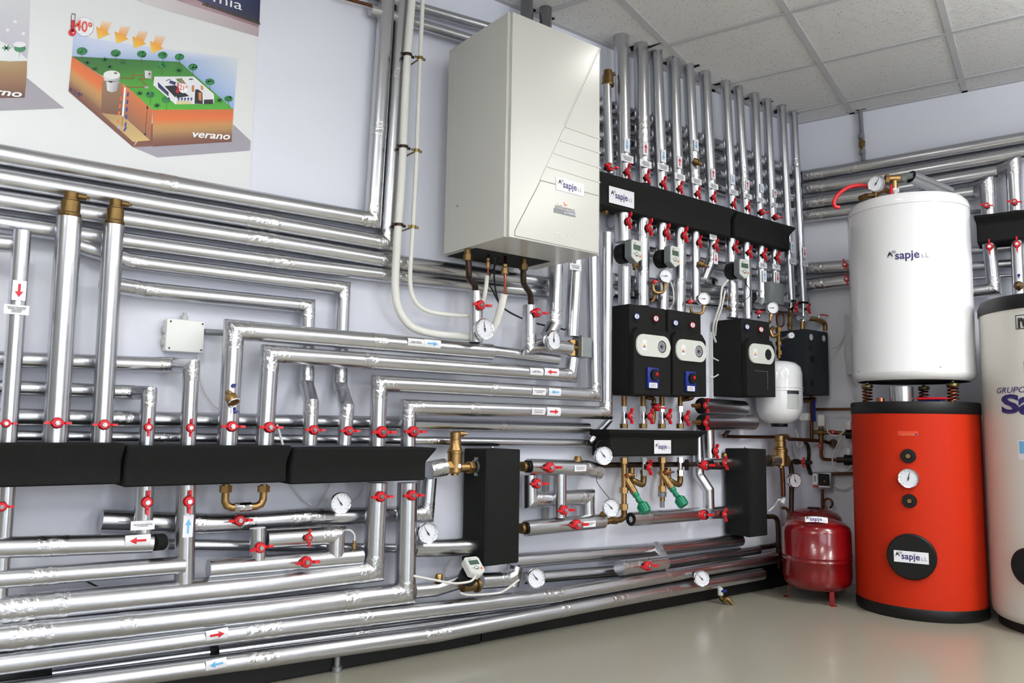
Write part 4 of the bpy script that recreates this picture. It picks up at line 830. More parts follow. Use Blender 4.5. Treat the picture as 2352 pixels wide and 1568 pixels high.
# ------------------------------------------------------------------ balancing valves with green knobs
def balance(label, xt, yt, xj, yj, xb, yb, xk, yk, grey=False):
    d = .12; root = empty('balancing_valve', L.at(xb, yb, d), label, 'valve'); T_ = L.at(xt, yt, d); J = L.at(xj, yj, d); Bq = L.at(xb, yb, d); bm = nb()
    cyl(bm, T_, Bq, .0135, 18)
    for t in (.06, .62, .93) if not grey else (.06, .72): q = T_.lerp(Bq, t); cyl(bm, q+V((0, 0, .014)), q-V((0, 0, .014)), .021, 6)
    E_ = L.at(xk, yk, d+.10); dr = (E_-J).normalized(); Ln = (E_-J).length
    cyl(bm, J-dr*.02, J+dr*Ln*.50, .0175, 20); cyl(bm, J+dr*Ln*.30, J+dr*Ln*.33, .0195, 20); cyl(bm, J+dr*Ln*.42, J+dr*Ln*.45, .0195, 20)
    q = T_.lerp(Bq, .34); cyl(bm, q, q+V((.062, -.01, 0)), .0075, 12); cyl(bm, q+V((.02, -.003, 0)), q+V((.035, -.006, 0)), .0105, 6); cyl(bm, q, q-V((0, .026, 0)), .0095, 12)
    fixn(bm); obj('brass_body', bm, m_brass, root, smooth=35)
    bm = nb(); m4 = axm(J+dr*Ln*.46, dr); lathe(bm, [(0, 0), (.0165, 0), (.0165, .022), (.012, .028), (.012, .055), (.020, .064), (.0265, .070), (.0265, .105), (.023, .112), (0, .112)], m4, 28)
    for k in range(14): t = 2*math.pi*k/14; box(bm, (.0268*math.cos(t), .0268*math.sin(t), .088), (.003, .003, .032), m4)
    fixn(bm); obj('green_knob', bm, m_green, root, smooth=35)
    bm = nb(); box(bm, (0, -.0125, .041), (.010, .003, .018), m4); box(bm, (.0125, 0, .041), (.003, .010, .018), m4); obj('scale_window', bm, m_dark, root)
    bm = nb(); qq = q-V((0, .0275, 0)); box(bm, qq, (.0035, .003, .018), rot=Matrix.Rotation(.3, 4, 'Y')); obj('red_pointer', bm, m_red, root)
    if grey: bm = nb(); q = T_.lerp(Bq, .80); cyl(bm, q, q-V((0, 0, .022)), .021, 18); cyl(bm, q-V((0, 0, .02)), L.at(1521, 1165, d), .012, 14); fixn(bm); obj('grey_coupling', bm, m_grey, root, smooth=35)
    bm = nb(); q = T_.lerp(Bq, .34)+V((.062, -.01, 0)); cyl(bm, q, q+V((.012, -.002, 0)), .0055, 10); obj('drain_nipple', bm, m_blue if grey else m_chrome, root)
balance('brass balancing valve with a green knob, left and lower of the pair', 1433, 1050, 1437, 1098, 1433, 1172, 1480, 1168)
balance('brass balancing valve with a green knob, right and higher of the pair', 1521, 1050, 1522, 1090, 1521, 1150, 1565, 1152, grey=True)
for lb, x, blk in (('chromed valve with a red handle and brass elbow between the green-knob valves', 1478, False), ('chromed valve with a black handle and brass elbow right of the green-knob valves', 1562, True)):
    root = empty('ball_valve', L.at(x, 1110, .12), lb, 'valve'); a = L.at(x, 1050, .12); b = L.at(x, 1092, .12); bm = nb(); cyl(bm, a, b, .013, 16); cyl(bm, a, a.lerp(b, .28), .018, 6); cyl(bm, a.lerp(b, .7), b, .018, 6); fixn(bm); obj('chromed_body', bm, m_chrome, root, smooth=35)
    bm = nb(); e = L.at(x-22, 1104, .11); tube(bm, smooth_pts([b, L.at(x, 1103, .12), L.at(x-4, 1112, .12), e, L.at(x-27, 1098, .10), L.at(x-28, 1075, .09)], 4), .015, 16); fixn(bm); obj('brass_elbow', bm, m_brassd, root, smooth=35)
    if blk: bm = nb(); q = a.lerp(b, .4)+V((.018, -.028, 0)); box(bm, q, (.022, .012, .055), bev=.003); cyl(bm, q-V((0, .004, 0)), q-V((0, .012, 0)), .006, 12); obj('valve_handle', bm, m_blackpl, root)
    else: valve(root, L, x+12, 1073, .145, 90, 36)
# ------------------------------------------------------------------ small collector under the pump units and its four valves
collector('small black foam collector under the pump units with a white logo plate', L, 1398, 1624, 984, 991, 1049, 1045, .20, .17, db=.05, e=.035, ch=.04)
cl = bpy.data.objects['collector_insulation.003']
logo(cl, wfn(L, L.at(1522, 1026, .1745)), .105, plate=(.122, .066))
def four():
    for k, (x, hx, hy, lb) in enumerate(((1433, 1447, 955, 'first'), (1477, 1493, 956, 'second'), (1520, 1535, 956, 'third'), (1562, 1576, 960, 'fourth'))):
        root = empty('ball_valve', L.at(x, 984, .13), f'{lb} from the left of four chromed red-handled valves on the small collector', 'valve'); a = L.at(x, 933, .13); b = L.at(x, 972, .13); bm = nb()
        cyl(bm, a, b, .012, 16); cyl(bm, a, a.lerp(b, .33), .0175, 6); cyl(bm, a.lerp(b, .78), b, .0175, 16); cyl(bm, a.lerp(b, .38), a.lerp(b, .7), .0155, 18); fixn(bm); obj('chromed_body', bm, m_chrome, root, smooth=35)
        bm = nb(); cyl(bm, b-V((0, 0, .001)), L.at(x, 984, .13)+V((0, 0, .001)), .020, 6); fixn(bm); obj('brass_nipple', bm, m_brassd, root, smooth=35)
        bm = nb(); cyl(bm, a+V((0, 0, .001)), L.at(x, 909, .13), .0125, 16); obj('brass_pipe', bm, m_brassd, root, smooth=35)
        valve(root, L, hx, hy, .155, 90, 36)
    tube_l = (((1485, 912), (1500, 916), (1502, 930), (1501, 960), (1499, 972)), ((1566, 918), (1588, 914), (1592, 904)))
    for k, pts in enumerate(tube_l):
        bm = nb(); tube(bm, smooth_pts([L.at(x, y, .10) for x, y in pts], 4), .011, 14); obj('brass_elbow', bm, m_brassd, None, ('brass side elbow behind the second of the four red-handled valves', 'brass side elbow behind the fourth of the four red-handled valves')[k], 'pipe fitting', smooth=40)
    root = empty('ball_valve', L.at(1507, 934, .10), 'small level red-handled valve between the second and third upright ones', 'valve'); bm = nb(); q = L.at(1500, 935, .10); cyl(bm, q+V((0, 0, .02)), q-V((0, 0, .02)), .011, 6); obj('chromed_body', bm, m_chrome, root); valve(root, L, 1509, 935, .125, 5, 26)
four()
for lb, x0, y0, x1, y1, hx, hy in (('upper of the two fat silver pipe ends facing left with a red handle', 1612, 932, 1706, 938, 1620, 931), ('lower of the two fat silver pipe ends facing left with a red handle', 1614, 970, 1728, 970, 1620, 971)):
    o, r = P(lb, [(x0, y0, .14), (x1, y1, .10)], 38, .14, bands=None, wi=0)
    c = L.at(x0, y0, .14); bm = nb(); lathe(bm, [(0, 0), (r*.97, 0), (r*.97, .004), (0, .004)], axm(c-V((.003, 0, 0)), V((-1, 0, 0))), 24); fixn(bm); obj('black_foam_end', bm, m_black, o)
    bm = nb(); tube(bm, [c-V((.075, 0, 0)), c-V((.046, 0, 0))], .010, 12); tube(bm, [c-V((.046, 0, 0)), c-V((.025, 0, 0))], .016, 6); fixn(bm); obj('brass_nipple', bm, m_brass, o, smooth=35)
    bm = nb(); cyl(bm, c-V((.030, 0, 0)), c-V((.007, 0, 0)), .014, 14); obj('chromed_body', bm, m_chrome, o, smooth=35); valve(o, L, hx, hy, .155, 90, 34)
# ------------------------------------------------------------------ riser rack: tall pipes from the ceiling into the upper collector
ORD = ['first', 'second', 'third', 'fourth', 'fifth', 'sixth', 'seventh', 'eighth', 'ninth', 'tenth']
TOPS = [(1427, 82, 1433, 408, 32), (1472, 102, 1477, 418, 33), (1506, 120, 1518, 434, 30), (1546, 136, 1556, 446, 29), (1581, 153, 1597, 458, 27), (1619, 170, 1634, 468, 26), (1666, 190, 1681, 478, 23), (1695, 204, 1713, 488, 22), (1732, 220, 1744, 498, 22), (1761, 232, 1774, 508, 21)]
HND = [(1441, 394, 90), (1486, 407, 90), (1524, 421, 90), (1562, 432, 90), (1603, 444, 90), (1639, 453, 90), (1685, 468, 90), (1718, 476, 90), (1750, 487, 0), (1782, 498, 0)]
ARR = [(1440, 333, 'bv'), (1483, 341, 'r^'), (1524, 358, 'bv'), (1561, 372, 'r^'), (1599, 333, 'bv'), (1638, 399, 'r^'), (1683, 412, 'bv'), (1717, 424, 'r^'), (1750, 432, 'bv'), (1780, 444, 'r^')]
TXT = [(1441, 364), (1483, 376), (1523, 384), (1562, 406), (1600, 416), (1639, 427), (1685, 441), (1717, 450), (1747, 459), (1778, 470)]
DP = .125
for i, (xt, yt, xb, yb, w_) in enumerate(TOPS):
    q = L.at(xt, yt, DP); b = L.at(xb, yb+6, DP); k = (CEIL+.02-b.z)/(q.z-b.z); hx, hy, ha = HND[i]; ax, ay, at_ = ARR[i]; tx, ty = TXT[i]; f = 1-.045*i
    col = 'blue down arrow' if at_[0] == 'b' else 'red up arrow'
    ext = (xb+(xt-xb)*1.03, yb+(yt-yb)*1.03)
    P(f'{ORD[i]} tall silver riser from the left on the upper collector, with a {col}', [(xt+(xt-xb)*.01, yt-3), (xb, yb+6)], w_*1.05, DP, valves=[(hx, hy, ha, (34 if ha else 30)*f)], st=[(ax, ay, 12*f, 32*f, dict(arrow=at_)), (tx, ty, 27*f, 16*f, dict(lines=['CIRCUITO RETORNO' if at_[0] == 'b' else 'CIRCUITO IDA', 'BATERIA DE FRIO', 'CLIMATIZADOR']))], bands=[[(-.10*random.random()-.25, -.10)]] if i % 3 == 1 else None)
P('tall silver riser passing down right of the upper collector with a blue arrow', [(1795, 245), (1817, 690)], 21, DP, st=[(1820, 568, 8, 26, dict(arrow='b^')), (1822, 600, 13, 13, dict(lines=['CIRCUITO', 'RETORNO']))])
P('rightmost tall silver riser in the room corner with a red arrow', [(1822, 259), (1845, 694)], 20, DP, st=[(1848, 580, 8, 24, dict(arrow='rv')), (1850, 606, 12, 12, dict(lines=['CIRCUITO', 'IDA']))])
P('silver pipe between the boiler edge and the first riser, brass cap on top', [(1392, 196), (1399, 400)], 24, DP, valves=[(1399, 384, 0, 30)])
air_vent('brass air vent on the pipe beside the right edge of the boiler', 1396, 161, 198, 22, DP)
def smallvent(label, x, y, d, ang=-.5):
    c = L.at(x, y, d); root = empty('drain_cock', c, label, 'drain valve'); v = V((math.sin(.9), -math.cos(.9), 0))*1.0+V((0, 0, ang)); v.normalize()
    bm = nb(); lathe(bm, [(0, -.01), (.016, -.01), (.018, .0), (.018, .018), (.012, .026), (.008, .045), (0, .045)], axm(c, v), 16); fixn(bm); obj('body', bm, m_brassd, root, smooth=35)
    bm = nb(); e = c+v*.046; box(bm, e, (.014, .008, .012), bev=.002); obj('blue_tap', bm, m_blue, root)
smallvent('dark brass drain fitting set in the fifth tall riser', 1595, 370, .165); smallvent('dark brass drain fitting on the kinked silver pipe below the collector', 1607, 605, .165, -.4)
for k in range(4):
    P(f'{["highest", "second highest", "third highest", "lowest"][k]} of four silver wall pipes running behind the tall risers', [(1290, (212, 249, 288, 326)[k]), (1408, (249, 284, 320, 356)[k]), (1846, (404, 433, 465, 495)[k])], (34, 33, 32, 31)[k], .045, wi=1, bands=None)
for k, (y0, y1, w_) in enumerate(((508, 612, 27), (562, 652, 27), (640, 690, 25), (672, 716, 22))):
    P(f'{["highest", "second highest", "third highest", "lowest"][k]} of four silver wall pipes behind the lower risers', [(1404, y0), (1850, y1)], w_*1.12, .045, bands=None)
# upper collector, two sections
collector('left long section of the upper black collector with a white logo plate', L, 1330, 1690, 376, 483, 466, 541, .20, .175, db=.075, e=.02, e2=.012, ch=.05)
collector('right short section of the upper black collector, mitred at its end', L, 1693, 1829, 484, 522, 546, 578, .20, .175, db=.075, e=.006, e2=.03, ch=.05)
cl = bpy.data.objects['collector_insulation.004']; logo(cl, wfn(L, L.at(1428, 453, .1795)), .145, plate=(.172, .082))
bm = nb(); cc = L.at(1391, 492, .12); cyl(bm, cc, cc+V((.0, 0, .03)), .016, 6); obj('brass_nut', bm, m_brassd, None, 'brass nut under the left end of the upper collector', 'pipe fitting')
# lower risers
def Q(label, pts, w_, h=None, st=(), **k): return P(label, pts, w_*1.14, DP, valves=[(h[0], h[1], 90, h[2]*1.1)] if h else (), st=st, **k)
Q('first lower riser, short silver pipe down to the left heat meter', [(1428, 478), (1431, 556)], 34, (1443, 508, 35), bands=None)
Q('second lower riser, long silver pipe with a dark seam into the left pump unit', [(1475, 490), (1474, 703)], 30, (1490, 523, 36), bands=[[(.10, .13), (.28, .31)]])
Q('third lower riser, short silver pipe down to the middle heat meter', [(1519, 500), (1520, 576)], 25, (1531, 534, 34), bands=None)
Q('fourth lower riser, long silver pipe into the second pump unit', [(1561, 510), (1560, 718)], 26, (1572, 540, 33), bands=[[(.16, .19), (.30, .33)]])
Q('fifth lower riser, silver pipe ending above the second pump unit', [(1596, 525), (1598, 690)], 20, (1606, 556, 26))
Q('sixth lower riser, silver pipe with a red down arrow kinking to the left', [(1637, 535), (1634, 597), (1616, 643)], 20, (1644, 564, 26), st=[(1644, 593, 9, 26, dict(arrow='rv')), (1638, 545, 16, 12, dict(lines=['CIRCUITO', 'IDA']))])
Q('seventh lower riser, short silver pipe down to the right heat meter', [(1678, 545), (1679, 603)], 24, (1689, 568, 26), bands=None)
Q('eighth lower riser, long silver pipe into the right pump unit', [(1713, 552), (1717, 732)], 20, (1721, 579, 26))
Q('ninth lower riser, silver pipe with a blue up arrow and text label', [(1747, 562), (1749, 688), (1741, 702)], 20, (1755, 585, 26), st=[(1752, 609, 18, 12, dict(lines=['CIRCUITO', 'RETORNO'])), (1756, 634, 9, 26, dict(arrow='b^'))])
Q('tenth lower riser, silver pipe with a red down arrow above the grey actuator box', [(1778, 572), (1780, 656)], 18, (1786, 591, 24), st=[(1783, 613, 18, 12, dict(lines=['CIRCUITO', 'IDA'])), (1786, 637, 8, 26, dict(arrow='rv'))])
Q('silver pipe below the left heat meter entering the left pump unit', [(1434, 612), (1434, 702)], 26, bands=None); Q('silver pipe below the middle heat meter entering the second pump unit', [(1522, 632), (1522, 714)], 25, bands=None); Q('crumpled silver pipe below the right heat meter entering the right pump unit', [(1682, 646), (1682, 730)], 24, bands=[[(.06, .3)]])
P('slanting foil pipe with an open black end right of the fifth lower riser', [(1616, 640, .12), (1640, 648, .10)], 22, .12, bands=None); c = L.at(1636, 646, .12); bm = nb(); lathe(bm, [(0, 0), (.020, 0), (.020, .004)], axm(c+V((.004, -.006, 0)), V((.8, -.6, 0))), 20); obj('foam_disc', bm, m_black, None, 'black round foam end right of the fifth lower riser', 'pipe end')
# ------------------------------------------------------------------ heat meters
def meter(label, x, y, sc, d, yaw=.12, up=False):
    c = L.at(x, y, d); root = empty('heat_meter', c, label, 'heat meter'); m4 = L.mat(c, 0, sc, yaw)
    if up: m4 = Matrix.Translation(c) @ Matrix.Rotation(-math.radians(48), 4, 'X') @ Matrix.Scale(sc, 4)
    bm = nb(); lathe(bm, [(0, -.03), (.036, -.03), (.044, -.022), (.046, .0), (.044, .02), (0, .026)], m4 @ Matrix.Rotation(math.pi/2, 4, 'X') @ Matrix.Translation((-.004, 0, -.012)), 30); fixn(bm); obj('flow_body', bm, m_blackpl, root, smooth=35)
    pr = [(-.041, .044), (-.030, .054), (.030, .054), (.041, .044), (.041, -.030), (.0, -.052), (-.041, -.030)]
    bm = nb(); prism(bm, pr, m4, -.058, -.022); bmesh.ops.bevel(bm, geom=bm.edges[:], offset=.0025*sc, segments=2, affect='EDGES'); fixn(bm); h = obj('display_housing', bm, m_grey if not up else m_whitep, root, smooth=40)
    bm = nb(); prism(bm, [(a*.94, b*.94) for a, b in pr], m4, -.0600, -.0575); fixn(bm); obj('front_plate', bm, m_greyp, h)
    bm = nb(); box(bm, (.0, -.0608, .018), (.052, .0016, .024), m4); obj('screen', bm, m_lcd, h)
    bm = nb(); cyl(bm, m4 @ V((.025, -.0598, -.018)), m4 @ V((.025, -.0622, -.018)), .0052*sc, 16); obj('orange_button', bm, m_orangep, h)
    bm = nb(); lathe(bm, [(.009, 0), (.010, .001), (.011, 0)], m4 @ Matrix.Translation((0, -.0602, -.012)) @ Matrix.Rotation(math.pi/2, 4, 'X'), 20); box(bm, (0, -.0602, -.018), (.008, .001, .004), m4)
    box(bm, (-.023, -.0602, -.012), (.012, .001, .0015), m4); box(bm, (-.014, -.0602, -.016), (.0012, .001, .014), m4); box(bm, (.014, -.0602, -.016), (.0012, .001, .014), m4)
    flat_text(bm, '620', .011, lambda a, b: m4 @ V((a-.016, -.0604, b+.037)), font_shear=.2); obj('printed_marks', bm, m_ink, h); return root
meter('leftmost round black heat meter with a grey display, above the left pump unit', 1438, 582, 1.08, .165); meter('middle round black heat meter with a grey display, fourth pipe to its right', 1527, 594, 1.05, .165); meter('right round black heat meter with a grey display, above the third pump unit', 1689, 622, 1.06, .165, yaw=-.05)
mt = meter('water meter with a tilted white display on the floor pipes, white cable attached', 1080, 1318, .85, .20, up=True)
c = L.at(1078, 1345, .16); bm = nb(); cyl(bm, c-V((.035, 0, 0)), c+V((.035, 0, 0)), .022, 20); cyl(bm, c+V((.030, 0, 0)), c+V((.042, 0, 0)), .030, 20); fixn(bm); obj('brass_meter_body', bm, m_brassd, mt, smooth=35)
wire('white cable from the water meter curving left to the riser', [(950, 1322, .19), (1000, 1332, .21), (1040, 1339, .24), (1070, 1337, .26), (1085, 1332, .26), (1093, 1320, .25)], .0045)
wire('white cable lying behind the water meter along the floor pipes', [(1057, 1361, .18), (1080, 1366, .20), (1140, 1362, .20), (1160, 1355, .21), (1192, 1331, .22)], .0045)
gland('white cable rising on the wall left of the water meter', [(1024, 1325, .03), (1026, 1305, .02), (1034, 1290, .02), (1046, 1280, .02)], 1024, 1326, .05)
bm = nb(); cc = L.at(1008, 1329, .14); lathe(bm, [(0, .02), (.010, .02), (.015, .012), (.015, -.01)], Matrix.Translation(cc), 16); obj('cap_fitting', bm, m_brass, None, 'small brass cap on the tapering foil piece by the water meter', 'pipe fitting', smooth=35)
# ------------------------------------------------------------------ pump units
def pump(label, xl, xr, yt_l, yb_l, df, db, blue, oval, therm, dial_open=False):
    """xl,xr: px of the lower front face edges; yt_l: px y of upper top at xl; yb_l: bottom at xl"""
    x0 = L.at(xl, 800, df).x; x1 = L.at(xr, 800, df).x; zt = L.at(xl-8, yt_l, df-.03).z; zb = L.at(xl, yb_l, df).z; zm = zt-(zt-zb)*.26; w_ = x1-x0
    root = empty('pump_unit', V(((x0+x1)/2, -db, zb)), label, 'pump unit')
    bm = nb(); box(bm, ((x0+x1)/2, -(db+df-.03)/2, (zt+zb)/2), (w_-.004, df-.03-db, zt-zb), bev=.006); fixn(bm); obj('rear_shell', bm, m_black, root, smooth=40)
    bm = nb(); m4 = Matrix.Translation(((x0+x1)/2, 0, zb)); H = zm-zb
    prism(bm, [(-w_/2, 0), (w_/2, 0), (w_/2, H-.035), (w_/2-.03, H), (-w_/2+.03, H), (-w_/2, H-.035)], m4, -df, -(df-.029)); bmesh.ops.bevel(bm, geom=bm.edges[:], offset=.003, segments=2, affect='EDGES'); fixn(bm); fr = obj('front_cover', bm, m_black, root, smooth=40)
    # round recesses with thermometers
    for (tx, ty), col in zip(therm, (m_blue, m_red)):
        c = L.at(tx, ty, df-.028); bm = nb(); lathe(bm, [(.021, 0), (.029, .0012), (.031, 0)], axm(c, V((0, -1, 0))), 26); lathe(bm, [(0, .0008), (.021, .0008)], axm(c, V((0, -1, 0))), 26, 1); fixn(bm); rc = obj('thermometer_recess', bm, [m_black, m_dark], root)
        bm = nb(); lathe(bm, [(0, 0), (.015, 0), (.015, .012), (.0125, .013), (.0125, .010)], axm(c+V((-.002, -.001, 0)), V((-.35, -1, 0))), 24); fixn(bm); rg = obj('coloured_ring', bm, col, root, smooth=35)
        bm = nb(); lathe(bm, [(0, .0105), (.0122, .0105)], axm(c+V((-.002, -.001, 0)), V((-.35, -1, 0))), 24); dl_ = obj('dial_face', bm, m_dial, rg); bm = nb(); q = c+V((-.006, -.0128, 0)); box(bm, q, (.002, .0006, .018)); obj('needle', bm, m_ink, rg)
    # light grey rounded controller plate
    a = L.at(oval[0], oval[1], df); b = L.at(oval[2], oval[3], df); ox = (a.x+b.x)/2; oz = (a.z+b.z)/2; ow = b.x-a.x; oh = a.z-b.z; rr = oh*.44; pts = []
    for cx_, cz_, a0 in ((ow/2-rr, oh/2-rr, 0), (-ow/2+rr, oh/2-rr, 90), (-ow/2+rr, -oh/2+rr, 180), (ow/2-rr, -oh/2+rr, 270)):
        for k in range(7): t = math.radians(a0+15*k); pts.append((cx_+rr*math.cos(t), cz_+rr*math.sin(t)))
    bm = nb(); prism(bm, pts, Matrix.Translation((ox, 0, oz)), -df-.007, -df+.002); bmesh.ops.bevel(bm, geom=[e for e in bm.edges if abs(e.verts[0].co.y+df+.007) < 1e-5 and abs(e.verts[1].co.y+df+.007) < 1e-5], offset=.003, segments=2, affect='EDGES'); fixn(bm); pl_ = obj('controller_plate', bm, m_greyp, root, smooth=35)
    dc = V((ox+ow*.24, -df-.0072, oz)); bm = nb(); lathe(bm, [(.0, .0004), (.030, .0004)], axm(dc, V((0, -1, 0))), 30); hole = obj('speed_dial_well', bm, m_dark, root)
    bm = nb(); lathe(bm, [(.030, .0004), (.033, .002), (.036, .0)], axm(dc, V((0, -1, 0))), 30); obj('dial_rim', bm, m_greyp, root, smooth=40)
    if not dial_open:
        bm = nb(); lathe(bm, [(0, .001), (.026, .001)], axm(dc-V((.003, 0, 0)), V((0, -1, 0))), 30); obj('speed_dial', bm, m_inkgrey, root); bm = nb()
        for k in range(12): t = math.radians(30*k); q = dc+V((-.003+.021*math.cos(t), -.0016, .021*math.sin(t))); box(bm, q, (.002, .0005, .006), rot=Matrix.Rotation(-t+math.pi/2, 4, 'Y'))
        obj('dial_marks', bm, m_sticker, root); bm = nb(); lathe(bm, [(0, .004), (.007, .004), (.007, .001)], axm(dc-V((.006, 0, 0)), V((0, -1, 0))), 18); obj('dial_knob', bm, m_copper, root, smooth=35)
    st_ = V((ox-ow*.28, -df-.0076, oz)); bm = nb(); box(bm, st_, (.030, .0012, .052)); sk = obj('logo_sticker', bm, m_sticker, root)
    bm = nb(); q = st_+V((0, -.0012, -.004)); bm.faces.new([bm.verts.new(q+V((.011*math.cos(t), 0, .011*math.sin(t)))) for t in [math.pi+math.pi*k/8 for k in range(5)]]+[bm.verts.new(q)]); obj('emblem_red_half', bm, m_redink, sk); bm = nb(); bm.faces.new([bm.verts.new(q)]+[bm.verts.new(q+V((.011*math.cos(t), 0, .011*math.sin(t)))) for t in [1.5*math.pi+math.pi*k/8 for k in range(5)]]); obj('emblem_blue_half', bm, m_blueink, sk)
    bm = nb(); bm.faces.new([bm.verts.new(q+V((.008*math.cos(t)*(1 if k % 2 else .5), -.0002, .004+.009*math.sin(t)*(1 if k % 2 else .5)))) for k, t in [(k, math.pi*2*k/10) for k in range(10)]]); obj('emblem_yellow_star', bm, m_yellow, sk)
    if blue:
        a = L.at(blue[0], blue[1], df); b = L.at(blue[2], blue[3], df); cx_ = (a.x+b.x)/2; cz_ = (a.z+b.z)/2; ww = b.x-a.x; hh = a.z-b.z
        bm = nb(); box(bm, (cx_+ww*.05, -df-.0006, cz_), (ww*1.08, .0012, hh*1.04)); obj('pump_recess', bm, m_dark, root); bm = nb(); box(bm, (cx_-ww*.05, -df-.006, cz_), (ww*.86, .014, hh*.96), bev=.003); fixn(bm); bb = obj('blue_pump_box', bm, m_blue, root, smooth=40)
        bm = nb(); cyl(bm, (cx_, -df-.012, cz_+hh*.14), (cx_, -df-.024, cz_+hh*.14), ww*.30, 22); obj('black_speed_knob', bm, m_blackpl, bb, smooth=35); bm = nb(); cyl(bm, (cx_+ww*.10, -df-.024, cz_+hh*.17), (cx_+ww*.10, -df-.0265, cz_+hh*.17), ww*.13, 14, .002); obj('red_mark', bm, m_red, bb)
        bm = nb(); box(bm, (cx_-ww*.08, -df-.0135, cz_-hh*.34), (ww*.62, .001, hh*.24)); lb_ = obj('rating_label', bm, m_sticker, bb); bm = nb()
        for k in range(4): box(bm, (cx_-ww*.12, -df-.0143, cz_-hh*(.27+.045*k)), (ww*.42, .0004, hh*.015))
        obj('printed_lines', bm, m_inkgrey, lb_)
    else:
        bm = nb(); q = V(((x0+x1)/2, -df-.0004, zb+H*.28)); box(bm, q+V((0, 0, .05)), (w_*.45, .001, .0015)); box(bm, q+V((w_*.22, 0, 0)), (.0015, .001, .10)); obj('cover_seam', bm, m_grey, root)
    return root
pump('left black foam pump unit with a light grey controller plate', 1455, 1541, 697, 905, .215, .02, (1483, 842, 1513, 894), (1460, 765, 1538, 823), ((1461, 727), (1505, 732)))
pump('second black foam pump unit, directly right of the left one', 1545, 1622, 710, 907, .215, .02, (1571, 851, 1598, 901), (1551, 777, 1621, 833), ((1550, 742), (1589, 747)))
pump('third black foam pump unit, overlapping the white expansion vessel', 1714, 1780, 730, 908, .245, .02, None, (1719, 787, 1777, 838), ((1714, 751), (1746, 757)), dial_open=True)
def pump4():
    df = .20; x0 = L.at(1852, 800, df).x; x1 = L.at(1903, 800, df).x; zt = L.at(1852, 755, df).z; zb = L.at(1852, 905, df).z; root = empty('pump_unit', V(((x0+x1)/2, -.02, zb)), 'bluish-black foam pump unit in the corner behind the white expansion vessel', 'pump unit')
    m_bb = M('blue_black_foam', (30, 36, 42), .7, noise=(200, .1)); bm = nb(); box(bm, ((x0+x1)/2, -(df+.02)/2, (zt+zb)/2), (x1-x0, df-.02, zt-zb), bev=.006); box(bm, (x1-.02, -(df-.01)/2, zb+(zt-zb)*.42), (.10, df-.03, .14), bev=.004); fixn(bm); obj('foam_shell', bm, m_bb, root, smooth=40)
    for x, y, r, mt_ in ((1863, 774, .019, m_dial), (1892, 777, .019, m_dial), (1862, 800, .012, m_dark), (1866, 825, .022, m_dark), (1866, 880, .022, m_dark)):
        c = L.at(x, y, df+.001); bm = nb(); lathe(bm, [(0, .0004), (r, .0004)], axm(c, V((0, -1, 0))), 24); obj('thermometer_face' if mt_ is m_dial else 'round_recess', bm, mt_, root)
    gauge('small pressure gauge with a red needle above the white vessel', 1817, 770, 7, .24, yaw=-.7, needle=10, name='pressure_gauge', stem=.19)
pump4()
# ------------------------------------------------------------------ corner fittings above the pump units
def misc(name, label, cat, parts):
    """parts: list of (part name, material, builder)"""
    root = None
    for i, (nm, mat, fn) in enumerate(parts):
        bm = nb(); fn(bm); fixn(bm)
        if i == 0:
            cs = [v.co for v in bm.verts]; c = sum(cs, V())/len(cs); c.z = min(v.z for v in cs); root = empty(name, c, label, cat)
        obj(nm, bm, mat, root, smooth=38)
    return root
def tb(pts, r, wall=L, seg=14, sub=4): return lambda bm: tube(bm, smooth_pts([wall.at(*p) for p in pts], sub), r, seg)
def press(label, x, y, rpx, d, yaw, sx, sy, pts):
    root = gauge(label, x, y, rpx, d, yaw=yaw, needle=180, name='pressure_gauge', cat='gauge', stem=0, back=m_rednut)
    bm = nb(); tube(bm, smooth_pts([L.at(*p) for p in pts], 4), .0075, 12); q = L.at(*pts[0]); cyl(bm, q+V((0, 0, .004)), q-V((0, 0, .01)), .011, 6); fixn(bm); obj('brass_elbow', bm, m_brass, root, smooth=35); return root
g1 = press('pressure gauge on a brass elbow between the third and fourth lower risers', 1529, 634, 15, .20, -.45, 0, 0, [(1527, 650, .18), (1526, 665, .18), (1520, 671, .18), (1508, 672, .17), (1501, 665, .16), (1500, 645, .16)]); valve(g1, L, 1503, 647, .17, -15, 22)
bm = nb(); tube(bm, smooth_pts([L.at(1503, 668, .15), L.at(1503, 684, .15), L.at(1496, 694, .14)], 4), .009, 12); obj('lower_elbow', bm, m_brassd, g1, smooth=40)
g2 = press('pressure gauge with a red-handled tap right of the fourth lower riser', 1616, 686, 14, .20, -.45, 0, 0, [(1616, 701, .19), (1615, 715, .19), (1607, 720, .18), (1590, 718, .17), (1586, 706, .17)]); valve(g2, L, 1584, 693, .18, -12, 25)
g3 = press('pressure gauge with a red-handled tap left of the copper coil', 1774, 707, 13, .20, -.55, 0, 0, [(1770, 722, .19), (1769, 735, .19), (1768, 742, .18)]); valve(g3, L, 1742, 717, .17, -12, 24); bm = nb(); cyl(bm, L.at(1743, 719, .16), L.at(1743, 731, .16), .009, 10); obj('tap_stem', bm, m_chrome, g3)
wire('white cable behind the third lower riser curling to the pump unit', [(1539, 645, .1), (1546, 665, .12), (1547, 690, .12), (1541, 706, .10), (1535, 712, .1)], .0045)
wire('bundle cable from the right heat meter, swinging left and down beside the third pump unit', [(1672, 643, .17), (1659, 660, .17), (1655, 690, .17), (1652, 705, .17), (1640, 740, .14), (1638, 765, .12), (1644, 785, .10)], .006)
wire('second white cable bundled beside the third pump unit', [(1666, 668, .17), (1661, 690, .17), (1656, 712, .16), (1646, 740, .14), (1643, 770, .10)], .005)
